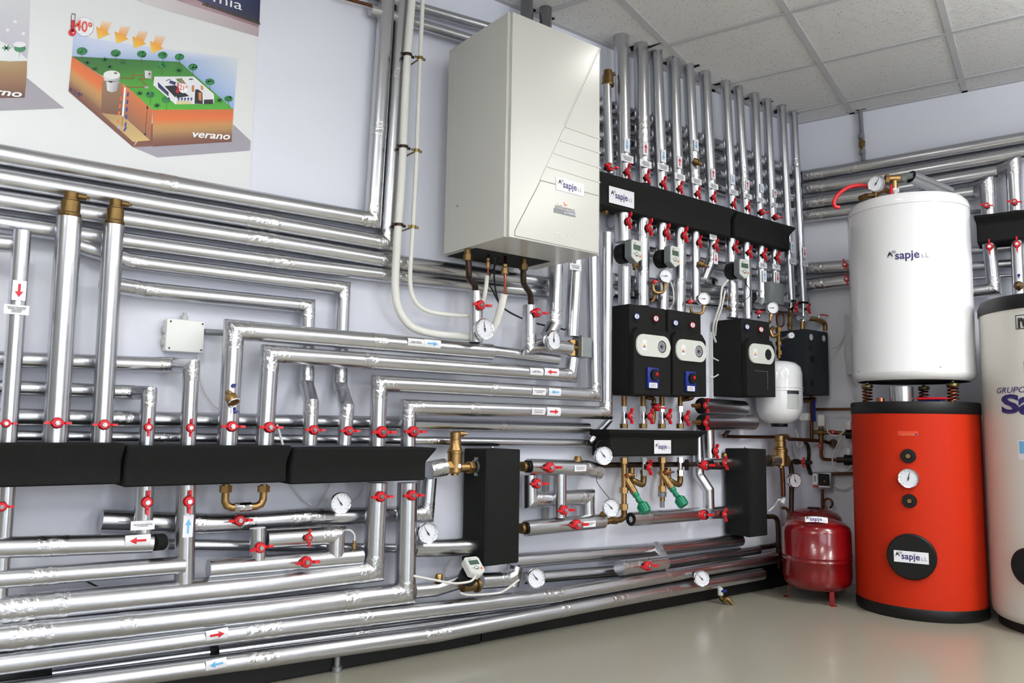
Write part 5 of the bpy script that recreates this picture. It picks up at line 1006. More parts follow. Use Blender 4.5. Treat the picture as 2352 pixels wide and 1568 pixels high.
wire('thin black cable looping from the right heat meter behind the eighth riser', [(1704, 640, .19), (1716, 655, .20), (1723, 668, .20), (1720, 682, .18), (1708, 688, .16), (1696, 687, .15)], .002, mat=m_cableb)
wire('black capillary running left from the crumpled pipe to the gauge', [(1628, 683, .15), (1645, 685, .15), (1665, 685, .15)], .0018, mat=m_cableb)
misc('brass_plug', 'brass plug low on the crumpled pipe below the right heat meter', 'pipe fitting', [('body', m_brassd, lambda bm: cyl(bm, L.at(1668, 708, .14), L.at(1678, 708, .15), .010, 6)), ('tip', m_brass, lambda bm: cyl(bm, L.at(1668, 684, .14), L.at(1674, 686, .15), .008, 6))])
misc('brass_drain', 'small brass drain between the first and second lower risers', 'pipe fitting', [('body', m_brassd, lambda bm: (cyl(bm, L.at(1453, 608, .12), L.at(1463, 608, .13), .011, 6), cyl(bm, L.at(1459, 608, .12), L.at(1456, 618, .13), .007, 10)))])
bm = nb(); cc = L.at(1462, 676, .155); box(bm, cc, (.02, .01, .045), bev=.003); cyl(bm, cc, cc-V((0, .012, 0)), .008, 6); obj('pipe_fitting', bm, m_dark, None, 'dark cut-out with a fitting at the foot of the second lower riser', 'pipe fitting')
# grey actuator box
misc('valve_actuator', 'grey box-shaped valve actuator under the tenth lower riser', 'actuator', [('grey_box', m_zinc, lambda bm: box(bm, (L.at(1774, 675, .16).x, -.15, L.at(1774, 675, .16).z), (.13, .09, .125), bev=.003)), ('bracket', m_rednut, lambda bm: box(bm, L.at(1803, 690, .15), (.10, .02, .02))), ('red_label', m_red, lambda bm: box(bm, L.at(1794, 691, .165), (.03, .004, .015)))])
def cornervalves():
    misc('ball_valve', 'chromed valve and brass stack under the riser with the blue arrow by the corner', 'valve', [('chromed_body', m_chrome, lambda bm: (cyl(bm, L.at(1816, 692, .125), L.at(1816, 713, .125), .011, 14), cyl(bm, L.at(1816, 708, .125), L.at(1816, 716, .125), .016, 6))), ('brass_stack', m_brassd, lambda bm: (cyl(bm, L.at(1815, 713, .125), L.at(1814, 757, .125), .013, 14), cyl(bm, L.at(1815, 718, .125), L.at(1815, 728, .125), .018, 6), cyl(bm, L.at(1814, 742, .125), L.at(1814, 750, .125), .018, 6))), ('end_flange', m_dark, lambda bm: cyl(bm, L.at(1817, 690, .125), L.at(1817, 692, .125), .030, 20))])
    v = [o for o in COL.objects if o.name.startswith('ball_valve') and o.type == 'EMPTY'][-1]
    root = misc('ball_valve', 'chromed cross fitting and valve under the rightmost riser in the corner', 'valve', [('chromed_body', m_chrome, lambda bm: (cyl(bm, L.at(1845, 696, .125), L.at(1845, 722, .125), .011, 14), cyl(bm, L.at(1834, 730, .125), L.at(1856, 730, .125), .017, 6), cyl(bm, L.at(1845, 722, .125), L.at(1845, 738, .125), .018, 14))), ('brass_elbow', m_brass, lambda bm: (tube(bm, smooth_pts([L.at(1856, 731, .125), L.at(1872, 733, .14), L.at(1888, 738, .15), L.at(1895, 745, .155), L.at(1896, 759, .155)], 4), .015, 16), cyl(bm, L.at(1843, 738, .125), L.at(1843, 756, .125), .015, 14))), ('end_flange', m_dark, lambda bm: cyl(bm, L.at(1845, 694, .125), L.at(1845, 696, .125), .032, 20)), ('red_lever', m_red, lambda bm: tube(bm, [L.at(1882, 724, .15), L.at(1888, 722, .16), L.at(1903, 725, .19)], .004, 8)), ('lever_stem', m_chrome, lambda bm: cyl(bm, L.at(1881, 724, .15), L.at(1881, 736, .15), .006, 10))])
    valve(root, L, 1856, 709, .15, 90, 24)
    r1 = bpy.data.objects[[o.name for o in COL.objects if o.get('label', '').startswith('chromed valve and brass stack')][0]]; valve(r1, L, 1827, 706, .15, 90, 24)
cornervalves()
misc('brass_stack', 'brass fitting stack on top of the white expansion vessel', 'pipe fitting', [('brass_body', m_brassd, lambda bm: (cyl(bm, L.at(1789, 822, .17), L.at(1788, 752, .17), .013, 16), cyl(bm, L.at(1789, 815, .17), L.at(1789, 805, .17), .018, 6), cyl(bm, L.at(1788, 762, .17), L.at(1788, 752, .17), .019, 6), cyl(bm, L.at(1788, 793, .17), L.at(1788, 785, .17), .018, 6))), ('drain_tap', m_blue, lambda bm: cyl(bm, L.at(1796, 793, .17), L.at(1805, 795, .18), .006, 10, .002)), ('side_elbow', m_brass, lambda bm: tube(bm, smooth_pts([L.at(1786, 768, .17), L.at(1775, 772, .16), L.at(1769, 760, .15), L.at(1776, 752, .15)], 4), .012, 14))])
misc('copper_coil', 'small copper siphon coil above the white expansion vessel', 'pipe fitting', [('copper_tube', m_copper, lambda bm: tube(bm, smooth_pts([L.at(1786, 700, .15), L.at(1784, 735, .15), L.at(1789, 750, .16), L.at(1800, 745, .16), L.at(1800, 725, .16), L.at(1793, 719, .16), L.at(1787, 727, .17), L.at(1788, 752, .17)], 5), .0055, 12))])
# ------------------------------------------------------------------ white expansion vessel
def tangent(xl, xr, y, wall=None, d=None, pfloor=None):
    a = ray(xl, y); b = ray(xr, y); a.z = b.z = 0; a.normalize(); b.normalize(); ha = math.acos(min(1, a.dot(b)))/2; m_ = (a+b).normalized()
    if d is not None: D = ((wall.o+wall.n*d-CAM).dot(wall.n))/m_.dot(wall.n)
    else: P_ = floor_at(*pfloor); D = V((P_.x-CAM.x, P_.y-CAM.y)).length/(1-math.sin(ha))
    c = CAM+m_*D; return V((c.x, c.y, 0)), D*math.sin(ha)
def zfront(px, py, c, r):
    q = ray(px, py); o = V((CAM.x-c.x, CAM.y-c.y)); dd = V((q.x, q.y)); A = dd.dot(dd); Bb = 2*o.dot(dd); Cc = o.dot(o)-r*r; s = Bb*Bb-4*A*Cc; t = (-Bb-math.sqrt(max(0, s)))/(2*A); return CAM+q*t
def wv():
    c, r = tangent(1735, 1845, 930, L, .17); zt = zfront(1790, 828, c, r*.2).z; zb = zfront(1793, 974, c, r*.4).z; H = zt-zb
    root = empty('expansion_vessel', V((c.x, c.y, zb)), 'white domed expansion vessel hanging beside the third pump unit', 'expansion vessel')
    pf = [(0, 0), (r*.5, .006), (r*.8, H*.09), (r*.96, H*.2), (r, H*.32), (r, H*.515), (r*1.03, H*.52), (r*1.03, H*.53), (r*1.0, H*.535), (r*1.0, H*.56), (r*1.03, H*.565), (r*1.03, H*.575), (r, H*.58), (r, H*.80), (r*.93, H*.90), (r*.75, H*.965), (r*.4, H*.995), (0, H)]
    bm = nb(); lathe(bm, pf, Matrix.Translation((c.x, c.y, zb)), 48); fixn(bm); obj('steel_shell', bm, m_white, root, smooth=60)
    bm = nb(); cyl(bm, (c.x, c.y, zb+.01), (c.x, c.y, zb-.014), r*.35, 20); obj('valve_cap', bm, m_blackpl, root)
    q = zfront(1828, 915, c, r); an = math.atan2(q.y-c.y, q.x-c.x); bm = nb(); hh = .055; n = 6
    for (z0, z1, mi, e) in ((q.z-hh, q.z+hh*.45, 0, .0006), (q.z+hh*.45, q.z+hh*.8, 1, .0006)):
        rows = [[bm.verts.new((c.x+(r+e)*math.cos(an-.42+.62*k/n), c.y+(r+e)*math.sin(an-.42+.62*k/n), z)) for z in (z0, z1)] for k in range(n+1)]
        for k in range(n): f = bm.faces.new((rows[k][0], rows[k+1][0], rows[k+1][1], rows[k][1])); f.material_index = mi
    obj('data_plate', bm, [m_ltgrey, m_ink], root)
wv()
# ------------------------------------------------------------------ storage tanks
def cfn(c, r, P_, tilt=0.0):
    an = math.atan2(P_.y-c.y, P_.x-c.x)
    def fn(x, y, e=0.0): t = an+x/r; return V((c.x+(r+e)*math.cos(t), c.y+(r+e)*math.sin(t), P_.z+y))
    return fn
OC = V((4.205, -.835, 0)); OR = .300
def orange():
    c, r = tangent(1961, 2263, 1160, pfloor=(2120, 1428)); global OC, OR; OC, OR = c, r
    zt = zfront(2110, 921, c, r).z; zt2 = zfront(2110, 949, c, r).z; zb = zfront(2110, 1399, c, r).z
    root = empty('buffer_tank', V((c.x, c.y, 0)), 'orange foam-jacketed buffer tank with black rims, standing on the floor', 'storage tank'); T = Matrix.Translation((c.x, c.y, 0))
    bm = nb(); lathe(bm, [(r*.995, zb-.01), (r*.998, zb), (r, zb+.1), (r, zt2-.05), (r*.998, zt2+.005)], T, 96); obj('orange_jacket', bm, m_orange, root, smooth=60)
    bm = nb(); lathe(bm, [(0, 0.001), (r*.985, 0.001), (r*1.008, .012), (r*1.008, zb-.004), (r*1.0, zb+.001)], T, 96); fixn(bm); obj('bottom_rim', bm, m_blackpl, root, smooth=40)
    bm = nb(); lathe(bm, [(r*1.0, zt2-.001), (r*1.008, zt2+.002), (r*1.008, zt-.008), (r*.99, zt), (0, zt)], T, 96); fixn(bm); obj('top_rim', bm, m_blackpl, root, smooth=40)
    def disc(px, py, rp, nm, mat, out=.006, brass=False):
        q = zfront(px, py, c, r); n = V((q.x-c.x, q.y-c.y, 0)).normalized(); e = zfront(px, py+rp, c, r); rr = abs(e.z-q.z); bm = nb(); m_ = axm(q-n*.004, n)
        if rr > .06: m_ = axm(q-n*(rr*rr/(2*r)+.001), n); out = rr*rr/(2*r)+.012
        lathe(bm, [(rr, 0), (rr*1.0, out), (rr*.94, out+.006), (rr*.45, out+.007), (rr*.42, out+.004), (0, out+.004)] if brass else [(rr, 0), (rr, out), (rr*.94, out+.007), (0, out+.008)], m_, 40); fixn(bm); o = obj(nm, bm, mat, root, smooth=35)
        if brass: bm = nb(); cyl(bm, q, q+n*.012, rr*.36, 16, rr*.30); obj('brass_plug', bm, m_brass, o, smooth=35)
        return q, n, rr, out, o
    disc(2086, 1047, 16.5, 'sensor_port', m_blackpl, brass=True); disc(2089, 1150, 16, 'sensor_port', m_blackpl, brass=True)
    q, n, rr, out, o = disc(2094, 1278, 53, 'inspection_cover', m_blackpl); u = V((-n.y, n.x, 0))
    cq = q+n*(.0205); logo(o, lambda x, y, e=0.0: cq+u*x+V((0, 0, y))+n*e, .135, plate=(.150, .054))
    q = zfront(2085, 995, c, r); f = cfn(c, r, q); bm = nb(); rows = [[bm.verts.new(f(-.045+.09*k/6, z, .0007)) for z in (-.011, .011)] for k in range(7)]
    for k in range(6): bm.faces.new((rows[k][0], rows[k+1][0], rows[k+1][1], rows[k][1]))
    lbk = obj('small_logo_strip', bm, M('pale_red_label', (208, 66, 40), .35, noise=(20, .02)), root)
    bm = nb(); flat_text(bm, 'aquaterm', .017, lambda a, b: f(a, b-.004, .0012)); obj('strip_lettering', bm, M('ochre_ink', (190, 120, 50), .4, noise=(20, .02)), lbk); bm = nb(); flat_text(bm, '●', .014, lambda a, b: f(a+.038, b-.003, .0012)); 
    bm.free(); bm = nb(); bm.faces.new([bm.verts.new(f(.036+.005*math.cos(t), -.004+.005*math.sin(t), .0012)) for t in [math.pi*2*k/10 for k in range(10)]]); obj('blue_dot', bm, m_blue, lbk)
    q = zfront(2087, 1098, c, r); n = V((q.x-c.x, q.y-c.y, 0)).normalized(); rr = abs(zfront(2087, 1119, c, r).z-q.z)
    # thermometer of the tank
    g = gauge('round chrome thermometer in the middle of the orange tank', 2087, 1098, 21, (q+n*.012-B.o).dot(B.n), wall=B, yaw=math.atan2(n.y, n.x)-math.atan2(B.n.y, B.n.x), needle=78, stem=.001)
    return c, r, zt
OC, OR, OZ = orange()
def heater():
    # stands on springs on the orange tank
    m_ = V(OC); rays = None
    a = ray(1950, 640); b = ray(2235, 640); a.z = b.z = 0; a.normalize(); b.normalize(); ha = math.acos(a.dot(b))/2; mm = (a+b).normalized(); D = (V((OC.x-CAM.x, OC.y-CAM.y, 0))).dot(mm)-.02
    c = CAM+mm*D; c.z = 0; r = D*math.sin(ha); zt = zfront(2085, 441, c, r*.93).z; zcap = zfront(2085, 463, c, r).z; zb = zfront(2100, 850, c, r).z; zbb = zfront(2100, 868, c, r*.9).z
    root = empty('water_heater', V((c.x, c.y, zbb)), 'white cylindrical water heater standing on springs on the orange tank', 'water heater'); T = Matrix.Translation((c.x, c.y, 0))
    bm = nb(); lathe(bm, [(r*.90, zbb-.006), (r*.93, zbb-.004), (r*.985, zbb+.012), (r*1.006, zb-.006), (r*1.006, zb), (r, zb+.004), (r, zcap-.006)], T, 96); fixn(bm); obj('enamel_shell', bm, m_white, root, smooth=35)
    bm = nb(); lathe(bm, [(0, zbb+.014), (r*.90, zbb+.010), (r*.90, zbb-.005)], T, 64); fixn(bm); obj('dark_underside', bm, m_blackpl, root, smooth=35)
    bm = nb(); lathe(bm, [(r*.995, zcap-.008), (r*.995, zcap-.004), (r*1.004, zcap-.003), (r*1.004, zcap+.012), (r*.985, zt-.020), (r*.93, zt), (0, zt+.004)], T, 96); fixn(bm); obj('top_cover', bm, m_white, root, smooth=35)
    q = zfront(2085, 586, c, r); logo(root, cfn(c, r, q), .185)
    for px, py in ((2160, 843), (1973, 853)): q = zfront(px, py, c, r); n = (q-V((c.x, c.y, q.z))).normalized(); bm = nb(); cyl(bm, q-n*.002, q+n*.002, .0035, 10); obj('screw', bm, m_inkgrey, root)
    # springs (each rests on the tank below)
    for k, (px, nm) in enumerate(((1992, 'front left'), (2189, 'front right'), (2122, 'rear'))):
        rr = r*.72
        rx = ray(px, 900); rx.z = 0; rx.normalize(); o = V((CAM.x-c.x, CAM.y-c.y, 0)); bb = o.dot(rx); disc = bb*bb-o.dot(o)+rr*rr
        t = (-bb-math.sqrt(max(0, disc))) if k < 2 else (-bb+math.sqrt(max(0, disc))); p = CAM+rx*t; z0 = OZ+.001; z1 = zbb-.004
        sr = empty('support_spring', V((p.x, p.y, z0)), f'{nm} steel spring foot between the orange tank and the white heater', 'spring', 'spring feet under the white heater')
        bm = nb(); h = z1-z0-.034; N = 4.5; pts = [V((p.x+.023*math.cos(2*math.pi*N*i/72), p.y+.023*math.sin(2*math.pi*N*i/72), z0+.004+h*i/72)) for i in range(73)]; tube(bm, pts, .0042, 8); obj('coil', bm, m_copperb, sr, smooth=60)
        bm = nb(); lathe(bm, [(0, z1-.032), (.025, z1-.032), (.029, z1-.028), (.029, z1-.016), (.025, z1-.013), (0, z1-.013)], Matrix.Translation((p.x, p.y, 0)), 26); fixn(bm); obj('seat_ring', bm, m_clampm, sr, smooth=35)
        bm = nb(); cyl(bm, (p.x, p.y, z1-.014), (p.x, p.y, z1+.003), .009, 14); obj('stud', bm, m_rednut, sr)
    # fittings on top: tee, gauge, red hose, drain
    def W(px, py, k=.0): rx = ray(px, py); D_ = (V((c.x-CAM.x, c.y-CAM.y, 0))).length+k; t = D_/math.hypot(rx.x, rx.y); return CAM+rx*t
    t0 = W(2054, 448, -.18); bm = nb(); top = W(2054, 416, -.18); t0.z = zt+.002; t0.x, t0.y = top.x, top.y; cyl(bm, t0, t0.lerp(top, .55), .017, 16); cyl(bm, t0.lerp(top, .25), t0.lerp(top, .5), .024, 6); fixn(bm); root2 = empty('safety_group', t0, 'brass tee with thermometer and red lever on top of the white water heater', 'valve'); obj('chromed_nipple', bm, m_chrome, root2, smooth=35)
    bm = nb(); l = W(2033, 411, -.18); rt = W(2068, 409, -.16); cyl(bm, t0.lerp(top, .5), top, .016, 16); cyl(bm, l, rt, .018, 18); cyl(bm, l, l.lerp(rt, .22), .024, 6); fixn(bm); obj('brass_tee', bm, m_brass, root2, smooth=35)
    bm = nb(); cyl(bm, rt, W(2098, 403, -.18), .016, 16); cyl(bm, W(2074, 408, -.165), W(2084, 406, -.17), .023, 6); fixn(bm); obj('pale_union', bm, m_zinc, root2, smooth=35)
    bm = nb(); q = W(2047, 436, -.20); box(bm, q, (.012, .012, .055), bev=.003); obj('red_lever', bm, m_red, root2)
    gauge('thermometer above the left top of the white water heater', 2013, 422, 17, (W(2013, 422, -.24)-B.o).dot(B.n), wall=B, yaw=-.15, needle=58, stem=.02)
    bm = nb(); tube(bm, smooth_pts([W(2044, 440, -.1), W(2030, 437, -.1), W(2010, 447, -.12), W(1990, 450, -.15), W(1976, 456, -.17)], 4), .013, 14); cyl(bm, W(1990, 450, -.15), W(1976, 456, -.17), .018, 6); q = W(2010, 447, -.12); cyl(bm, q+V((0, 0, .02)), q-V((0, 0, .03)), .014, 14); fixn(bm); o = obj('drain_fitting', bm, m_brassd, None, 'tarnished bronze drain fitting lying at the left top edge of the heater', 'pipe fitting', smooth=38)
    bm = nb(); tube(bm, smooth_pts([W(2005, 433, -.16), W(1985, 426, -.18), W(1955, 428, -.20), W(1930, 442, -.22), W(1916, 462, -.23), W(1918, 474, -.23), W(1928, 476, -.22)], 6), .0105, 14); obj('red_hose', bm, m_red, None, 'thick red hose looping left of the thermometer on the heater', 'hose', smooth=50)
    bm = nb(); a = W(2093, 406, -.165); e2 = W(2180, 446, .0); e2.z = max(e2.z, zt+.045); tube(bm, [a, e2], .032, 24); o = obj('insulated_pipe', bm, m_foil, None, 'silver pipe leaving the brass tee over the heater top, black foam at its mouth', 'pipe', smooth=35)
    dv = (a-e2).normalized(); bm = nb(); lathe(bm, [(.018, .0), (.0315, .0), (.0315, .004), (.018, .004), (.018, 0)], axm(a, dv), 24); fixn(bm); obj('foam_edge', bm, m_black, o)
    # things left on the orange tank
    q = W(2071, 912, -.17); z0 = OZ+.001; zh = W(2071, 888, -.17).z; bm = nb(); lathe(bm, [(.030, z0), (.0555, z0), (.0555, zh), (.030, zh), (.030, z0)], Matrix.Translation((q.x, q.y, 0)), 40); fixn(bm); rl = obj('foil_tape_roll', bm, [m_foil], None, 'roll of silver foil tape lying on the orange tank', 'tape roll', smooth=35)
    bm = nb(); lathe(bm, [(.0295, z0), (.0295, zh+.0005)], Matrix.Translation((q.x, q.y, 0)), 40); obj('cardboard_core', bm, m_sticker, rl)
    for k, (lb, mt, a, b, z) in enumerate((('red screwdriver lying beside the tape roll on the orange tank', m_red, (2106, 907), (2172, 914), .016), ('dark blue tool handle lying under the red one on the orange tank', m_blue, (2108, 914), (2160, 918), .009))):
        A1 = W(a[0], a[1], -.17+.03*k); B1 = W(b[0], b[1], -.20+.03*k); A1.z = OZ+z; B1.z = OZ+z-.0; bm = nb(); cyl(bm, A1, B1, .0075, 12, .006); cyl(bm, B1, B1+(B1-A1).normalized()*.02, .003, 8); fixn(bm); obj('screwdriver', bm, mt, None, lb, 'tool', smooth=35)
    q = W(2022, 913, -.17); bm = nb(); lathe(bm, [(.008, OZ+.001), (.019, OZ+.001), (.019, OZ+.020), (.008, OZ+.020), (.008, OZ+.001)], Matrix.Translation((q.x, q.y, 0)), 24); fixn(bm); obj('copper_ring', bm, m_copperb, None, 'small copper-coloured ring left of the tape roll on the orange tank', 'pipe fitting', smooth=35)
heater()
def bigtank():
    T0 = floor_at(2279, 1424); a = ray(2279, 1424); a.z = 0; a.normalize(); side = V((a.y, -a.x, 0)); r = .375; c = V((T0.x, T0.y, 0))+side*r; c += a*.02
    zt = zfront(2352, 705, c, r).z; zl = zfront(2352, 672, c, r).z; zb = zfront(2330, 1420, c, r).z
    root = empty('storage_tank', V((c.x, c.y, 0)), 'tall off-white storage tank with blue lettering, cut by the right picture edge', 'storage tank'); T = Matrix.Translation((c.x, c.y, 0))
    bm = nb(); lathe(bm, [(r*.95, zb-.02), (r*.985, zb-.006), (r, zb+.02), (r, zt)], T, 96); fixn(bm); obj('white_jacket', bm, m_bigtank, root, smooth=40)
    bm = nb(); lathe(bm, [(0, .001), (r*.93, .001), (r*.94, zb-.01), (r*.9, zb)], T, 72); fixn(bm); obj('black_base', bm, m_blackpl, root, smooth=40)
    bm = nb(); lathe(bm, [(r*.99, zt-.004), (r*1.012, zt-.002), (r*1.012, zl-.03), (r*.98, zl), (0, zl+.01)], T, 96); fixn(bm); obj('black_lid', bm, m_blackpl, root, smooth=40)
    def place(px, py): return zfront(px, py, c, r)
    def w_(body, xl, xr, y, hpx, mat, nm, sh=0, bold=0, wtot=None, gap=1.0):
        pl_ = place(xl, y); al = math.atan2(pl_.y-c.y, pl_.x-c.x); pr_ = place(xr, y); ar = math.atan2(pr_.y-c.y, pr_.x-c.x); Wd = (ar-al)*r; Hh = (place(xl, y-hpx/2)-place(xl, y+hpx/2)).z
        me = txt(body, 1, sh, 0, 'LEFT'); xs = [v.co.x for v in me.vertices]; ys = [v.co.y for v in me.vertices]; bpy.data.meshes.remove(me)
        sx = Wd/(max(xs)-min(xs)); sy = Hh/(max(ys)-min(ys)); bm = nb(); flat_text(bm, body, 1, lambda a_, b_: V((c.x+(r+.003)*math.cos(al+(a_-min(xs))*sx/r), c.y+(r+.003)*math.sin(al+(a_-min(xs))*sx/r), pl_.z+(b_-(min(ys)+max(ys))/2)*sy)), font_shear=sh, bold=bold, align='LEFT'); obj(nm, bm, mat, root)
    w_('GRUPO', 2291, 2358, 897, 13, m_navy, 'lettering_grupo', sh=.25); w_('S', 2304, 2339, 928, 40, m_navy, 'large_letter_s', bold=.035); w_('a', 2343, 2376, 932, 36, m_navy, 'large_letter_a', bold=.035); w_('r', 2340, 2349, 742, 20, m_ink, 'boxed_letter_r', bold=.05); w_('e', 2350, 2364, 742, 20, m_ink, 'boxed_letter_e', bold=.05)
    def band(px0, py0, px1, py1, mat, nm, e=.0008, frame=None):
        p0 = place(px0, py0); p1 = place(px1, py0); a0 = math.atan2(p0.y-c.y, p0.x-c.x); a1 = math.atan2(p1.y-c.y, p1.x-c.x); z1 = p0.z; z0 = place(px0, py1).z; bm = nb()
        def strip(b0, b1, y0, y1, ee): 
            rows = [[bm.verts.new((c.x+(r+ee)*math.cos(b0+(b1-b0)*k/8), c.y+(r+ee)*math.sin(b0+(b1-b0)*k/8), z)) for z in (y0, y1)] for k in range(9)]
            for k in range(8): bm.faces.new((rows[k][0], rows[k+1][0], rows[k+1][1], rows[k][1]))
        if frame:
            t = frame; ta = t/r; strip(a0, a1, z1-t, z1, e); strip(a0, a1, z0, z0+t, e); strip(a0, a0+ta, z0, z1, e+.0002); strip(a1-ta, a1, z0, z1, e+.0002)
        else: strip(a0, a1, z0, z1, e)
        return obj(nm, bm, mat, root)
    band(2332, 724, 2372, 757, m_ink, 'logo_box', frame=.0035); band(2338, 1010, 2385, 1055, m_sticker, 'energy_label'); band(2341, 1013, 2385, 1041, m_blueink, 'blue_field', e=.0014); band(2351, 830, 2356, 868, m_inkgrey, 'violet_bar')
    q = place(2368, 1303); n = V((q.x-c.x, q.y-c.y, 0)).normalized(); bm = nb(); lathe(bm, [(.085, -.012), (.085, .010), (.078, .016), (0, .016)], axm(q, n), 40); fixn(bm); obj('inspection_cover', bm, m_blackpl, root, smooth=35)
bigtank()
def redvessel(label, c, r, zt, zb, logo_px=None):
    root = empty('expansion_vessel', V((c.x, c.y, 0)), label, 'expansion vessel'); H = zt-zb; T = Matrix.Translation((c.x, c.y, zb))
    pf = [(0, 0), (r*.5, .008), (r*.80, H*.05), (r*.96, H*.12), (r, H*.22), (r, H*.42), (r*1.012, H*.425), (r*1.012, H*.435), (r, H*.44), (r, H*.475), (r*1.012, H*.48), (r*1.012, H*.49), (r, H*.495), (r, H*.80), (r*.96, H*.875), (r*.82, H*.935), (r*.55, H*.975), (r*.25, H*.995), (0, H)]
    bm = nb(); lathe(bm, pf, T, 72); fixn(bm); obj('steel_shell', bm, m_redtank, root, smooth=60)
    bm = nb(); lathe(bm, [(.035, H-.008), (.035, H+.004), (0, H+.005)], T, 24); fixn(bm); obj('valve_cap', bm, m_blackpl, root, smooth=35)
    av = math.atan2(CAM.y-c.y, CAM.x-c.x)
    for k in range(3):
        a = av+math.radians((28, 148, 268)[k]); dr = V((math.cos(a), math.sin(a), 0)); p0 = V((c.x, c.y, zb+H*.05))+dr*r*.80; p1 = V((c.x, c.y, .003))+dr*r*.86
        bm = nb(); M4 = Matrix((V((-dr.y, dr.x, 0)), dr, V((0, 0, 1)))).transposed().to_4x4(); M4.translation = (p0+p1)/2; box(bm, (0, 0, 0), (.026, .004, (p0-p1).length), M4); box(bm, (0, .012, -(p0-p1).length/2), (.030, .028, .004), M4); fixn(bm); obj('leg', bm, m_redtank, root)
    return root
def reds():
    c1, r1 = tangent(1797, 1958, 1290, pfloor=(1875, 1392)); zt = zfront(1878, 1190, c1, r1*.4).z; zb = zfront(1875, 1380, c1, r1*.75).z
    print('REDS', c1, r1, zt, zb, OC, OR)
    v = redvessel('dark red expansion vessel with a white logo label, on the floor beside the orange tank', c1, r1, zt, max(.05, zb))
    q = zfront(1875, 1193, c1, r1*.86); n = (CAM-q); n.z = 0; n.normalize(); n = (n+V((0, 0, .55))).normalized(); u = V((0, 0, 1)).cross(n).normalized(); up = n.cross(u); q = q+n*.004
    logo(v, lambda x, y, e=0.0: q+u*x+up*(y-x*x*.5)+n*(e-x*x*1.8), .10, plate=(.110, .030))
    c2 = V((4.20, -.245, 0)); dv = (c2-c1); mn = r1+.165
    if dv.length < mn+.01: c2 = c1+dv.normalized()*(mn+.01)
    zt2 = zfront(1905, 1168, c2, .06).z; redvessel('second dark red expansion vessel, behind the labelled one in the corner', c2, .155, zt2, .06)
reds()
# ------------------------------------------------------------------ back wall
P('highest of the four silver pipes running along the back wall', [(1846, 405, .05), (1950, 388, .05), (2700, 256, .05)], 28, .05, wall=B, wi=1, bands=[[(0, .14)], [(0, .05)]])
P('second silver pipe from the top on the back wall', [(1846, 434, .05), (1965, 418, .05), (2700, 291, .05)], 30, .05, wall=B, wi=1, bands=[[(0, .14)], []])
P('third silver pipe on the back wall, turning down into the right collector', [(1846, 468, .05), (1965, 451, .05), (2297, 394, .05), (2328, 382, .11), (2333, 486, .11)], 30, .05, wall=B, wi=1, bands=[[(0, .14)], [], [(0, .3)], [(0, .05)]], valves=[(2330, 464, 12, 36, .11)])
P('lowest of the four silver pipes on the back wall, turning down into the right collector', [(1846, 497, .05), (1965, 482, .05), (2245, 441, .05), (2268, 428, .11), (2272, 498, .11)], 30, .05, wall=B, wi=1, bands=[[(0, .14)], [], [(0, .3)], [(0, .05)]], valves=[(2266, 472, 14, 33, .11)])
P('upper of the two short silver pipes with red handles left of the white heater', [(1853, 617, .05), (1958, 610, .05)], 29, .05, wall=B, bands=[[(0, .12)]], valves=[(1941, 608, 80, 27, .05)])
P('lower of the two short silver pipes with red handles left of the white heater', [(1853, 655, .05), (1962, 643, .05)], 29, .05, wall=B, bands=[[(0, .12)]], valves=[(1945, 641, 80, 27, .05)])
P('silver wall pipe just under the right collector', [(2225, 576, .04), (2400, 562, .04)], 17, .04, wall=B, bands=None)
P('second silver wall pipe under the right collector', [(2225, 613, .04), (2400, 600, .04)], 22, .04, wall=B, bands=None)
P('thin silver wall pipe below the second one under the right collector', [(2225, 640, .04), (2400, 626, .04)], 8, .04, wall=B, bands=None)
P('silver pipe with a lengthwise red handle under the right collector, turning left at its foot', [(2271, 550, .11), (2283, 664, .11), (2225, 671, .11)], 34, .11, wall=B, wi=0, valves=[(2273, 567, 90, 33)])
P('rightmost silver pipe under the right collector, brass fitting at its foot', [(2336, 545, .11), (2343, 700, .11)], 34, .11, wall=B, valves=[(2336, 561, 90, 33)])
collector('black foam collector on the back wall right of the white heater', B, 2236, 2420, 498, 470, 558, 540, .20, .17, db=.05, e=.01, ch=.045)
misc('brass_drain', 'dark bronze drain fitting on the rightmost silver pipe above the storage tank', 'drain valve', [('bronze_body', m_brassd, lambda bm: lathe(bm, [(0, -.02), (.012, -.02), (.024, -.004), (.024, .006), (.018, .014), (.008, .04), (0, .04)], axm(B.at(2340, 656, .155), B.n), 20)), ('blue_tap', m_blue, lambda bm: cyl(bm, B.at(2340, 632, .15), B.at(2340, 632, .17), .008, 10))])
bm = nb(); tube(bm, [B.at(2230, 487, .045), B.at(2262, 484, .045)], .012, 12); obj('dark_pipe', bm, m_grey, None, 'dark grey pipe behind the two handles above the right collector', 'pipe', smooth=38)
def gconduit():
    a = B.at(1976, 252, .03); b = B.at(1984, 372, .03); a.z = CEIL-.001
    misc('grey_conduit', 'grey plastic conduit coming down from the ceiling on the back wall', 'conduit', [('tube', m_grey, lambda bm: cyl(bm, a, b, .012, 16)), ('sockets', m_grey, lambda bm: (cyl(bm, B.at(1978, 309, .03), B.at(1979, 318, .03), .018, 16), cyl(bm, B.at(1981, 345, .03), B.at(1981, 354, .03), .018, 16))), ('brass_unions', m_brassd, lambda bm: (cyl(bm, B.at(1979, 318, .03), B.at(1981, 345, .03), .013, 16), cyl(bm, B.at(1980, 324, .03), B.at(1980, 337, .03), .019, 8)))])
gconduit()
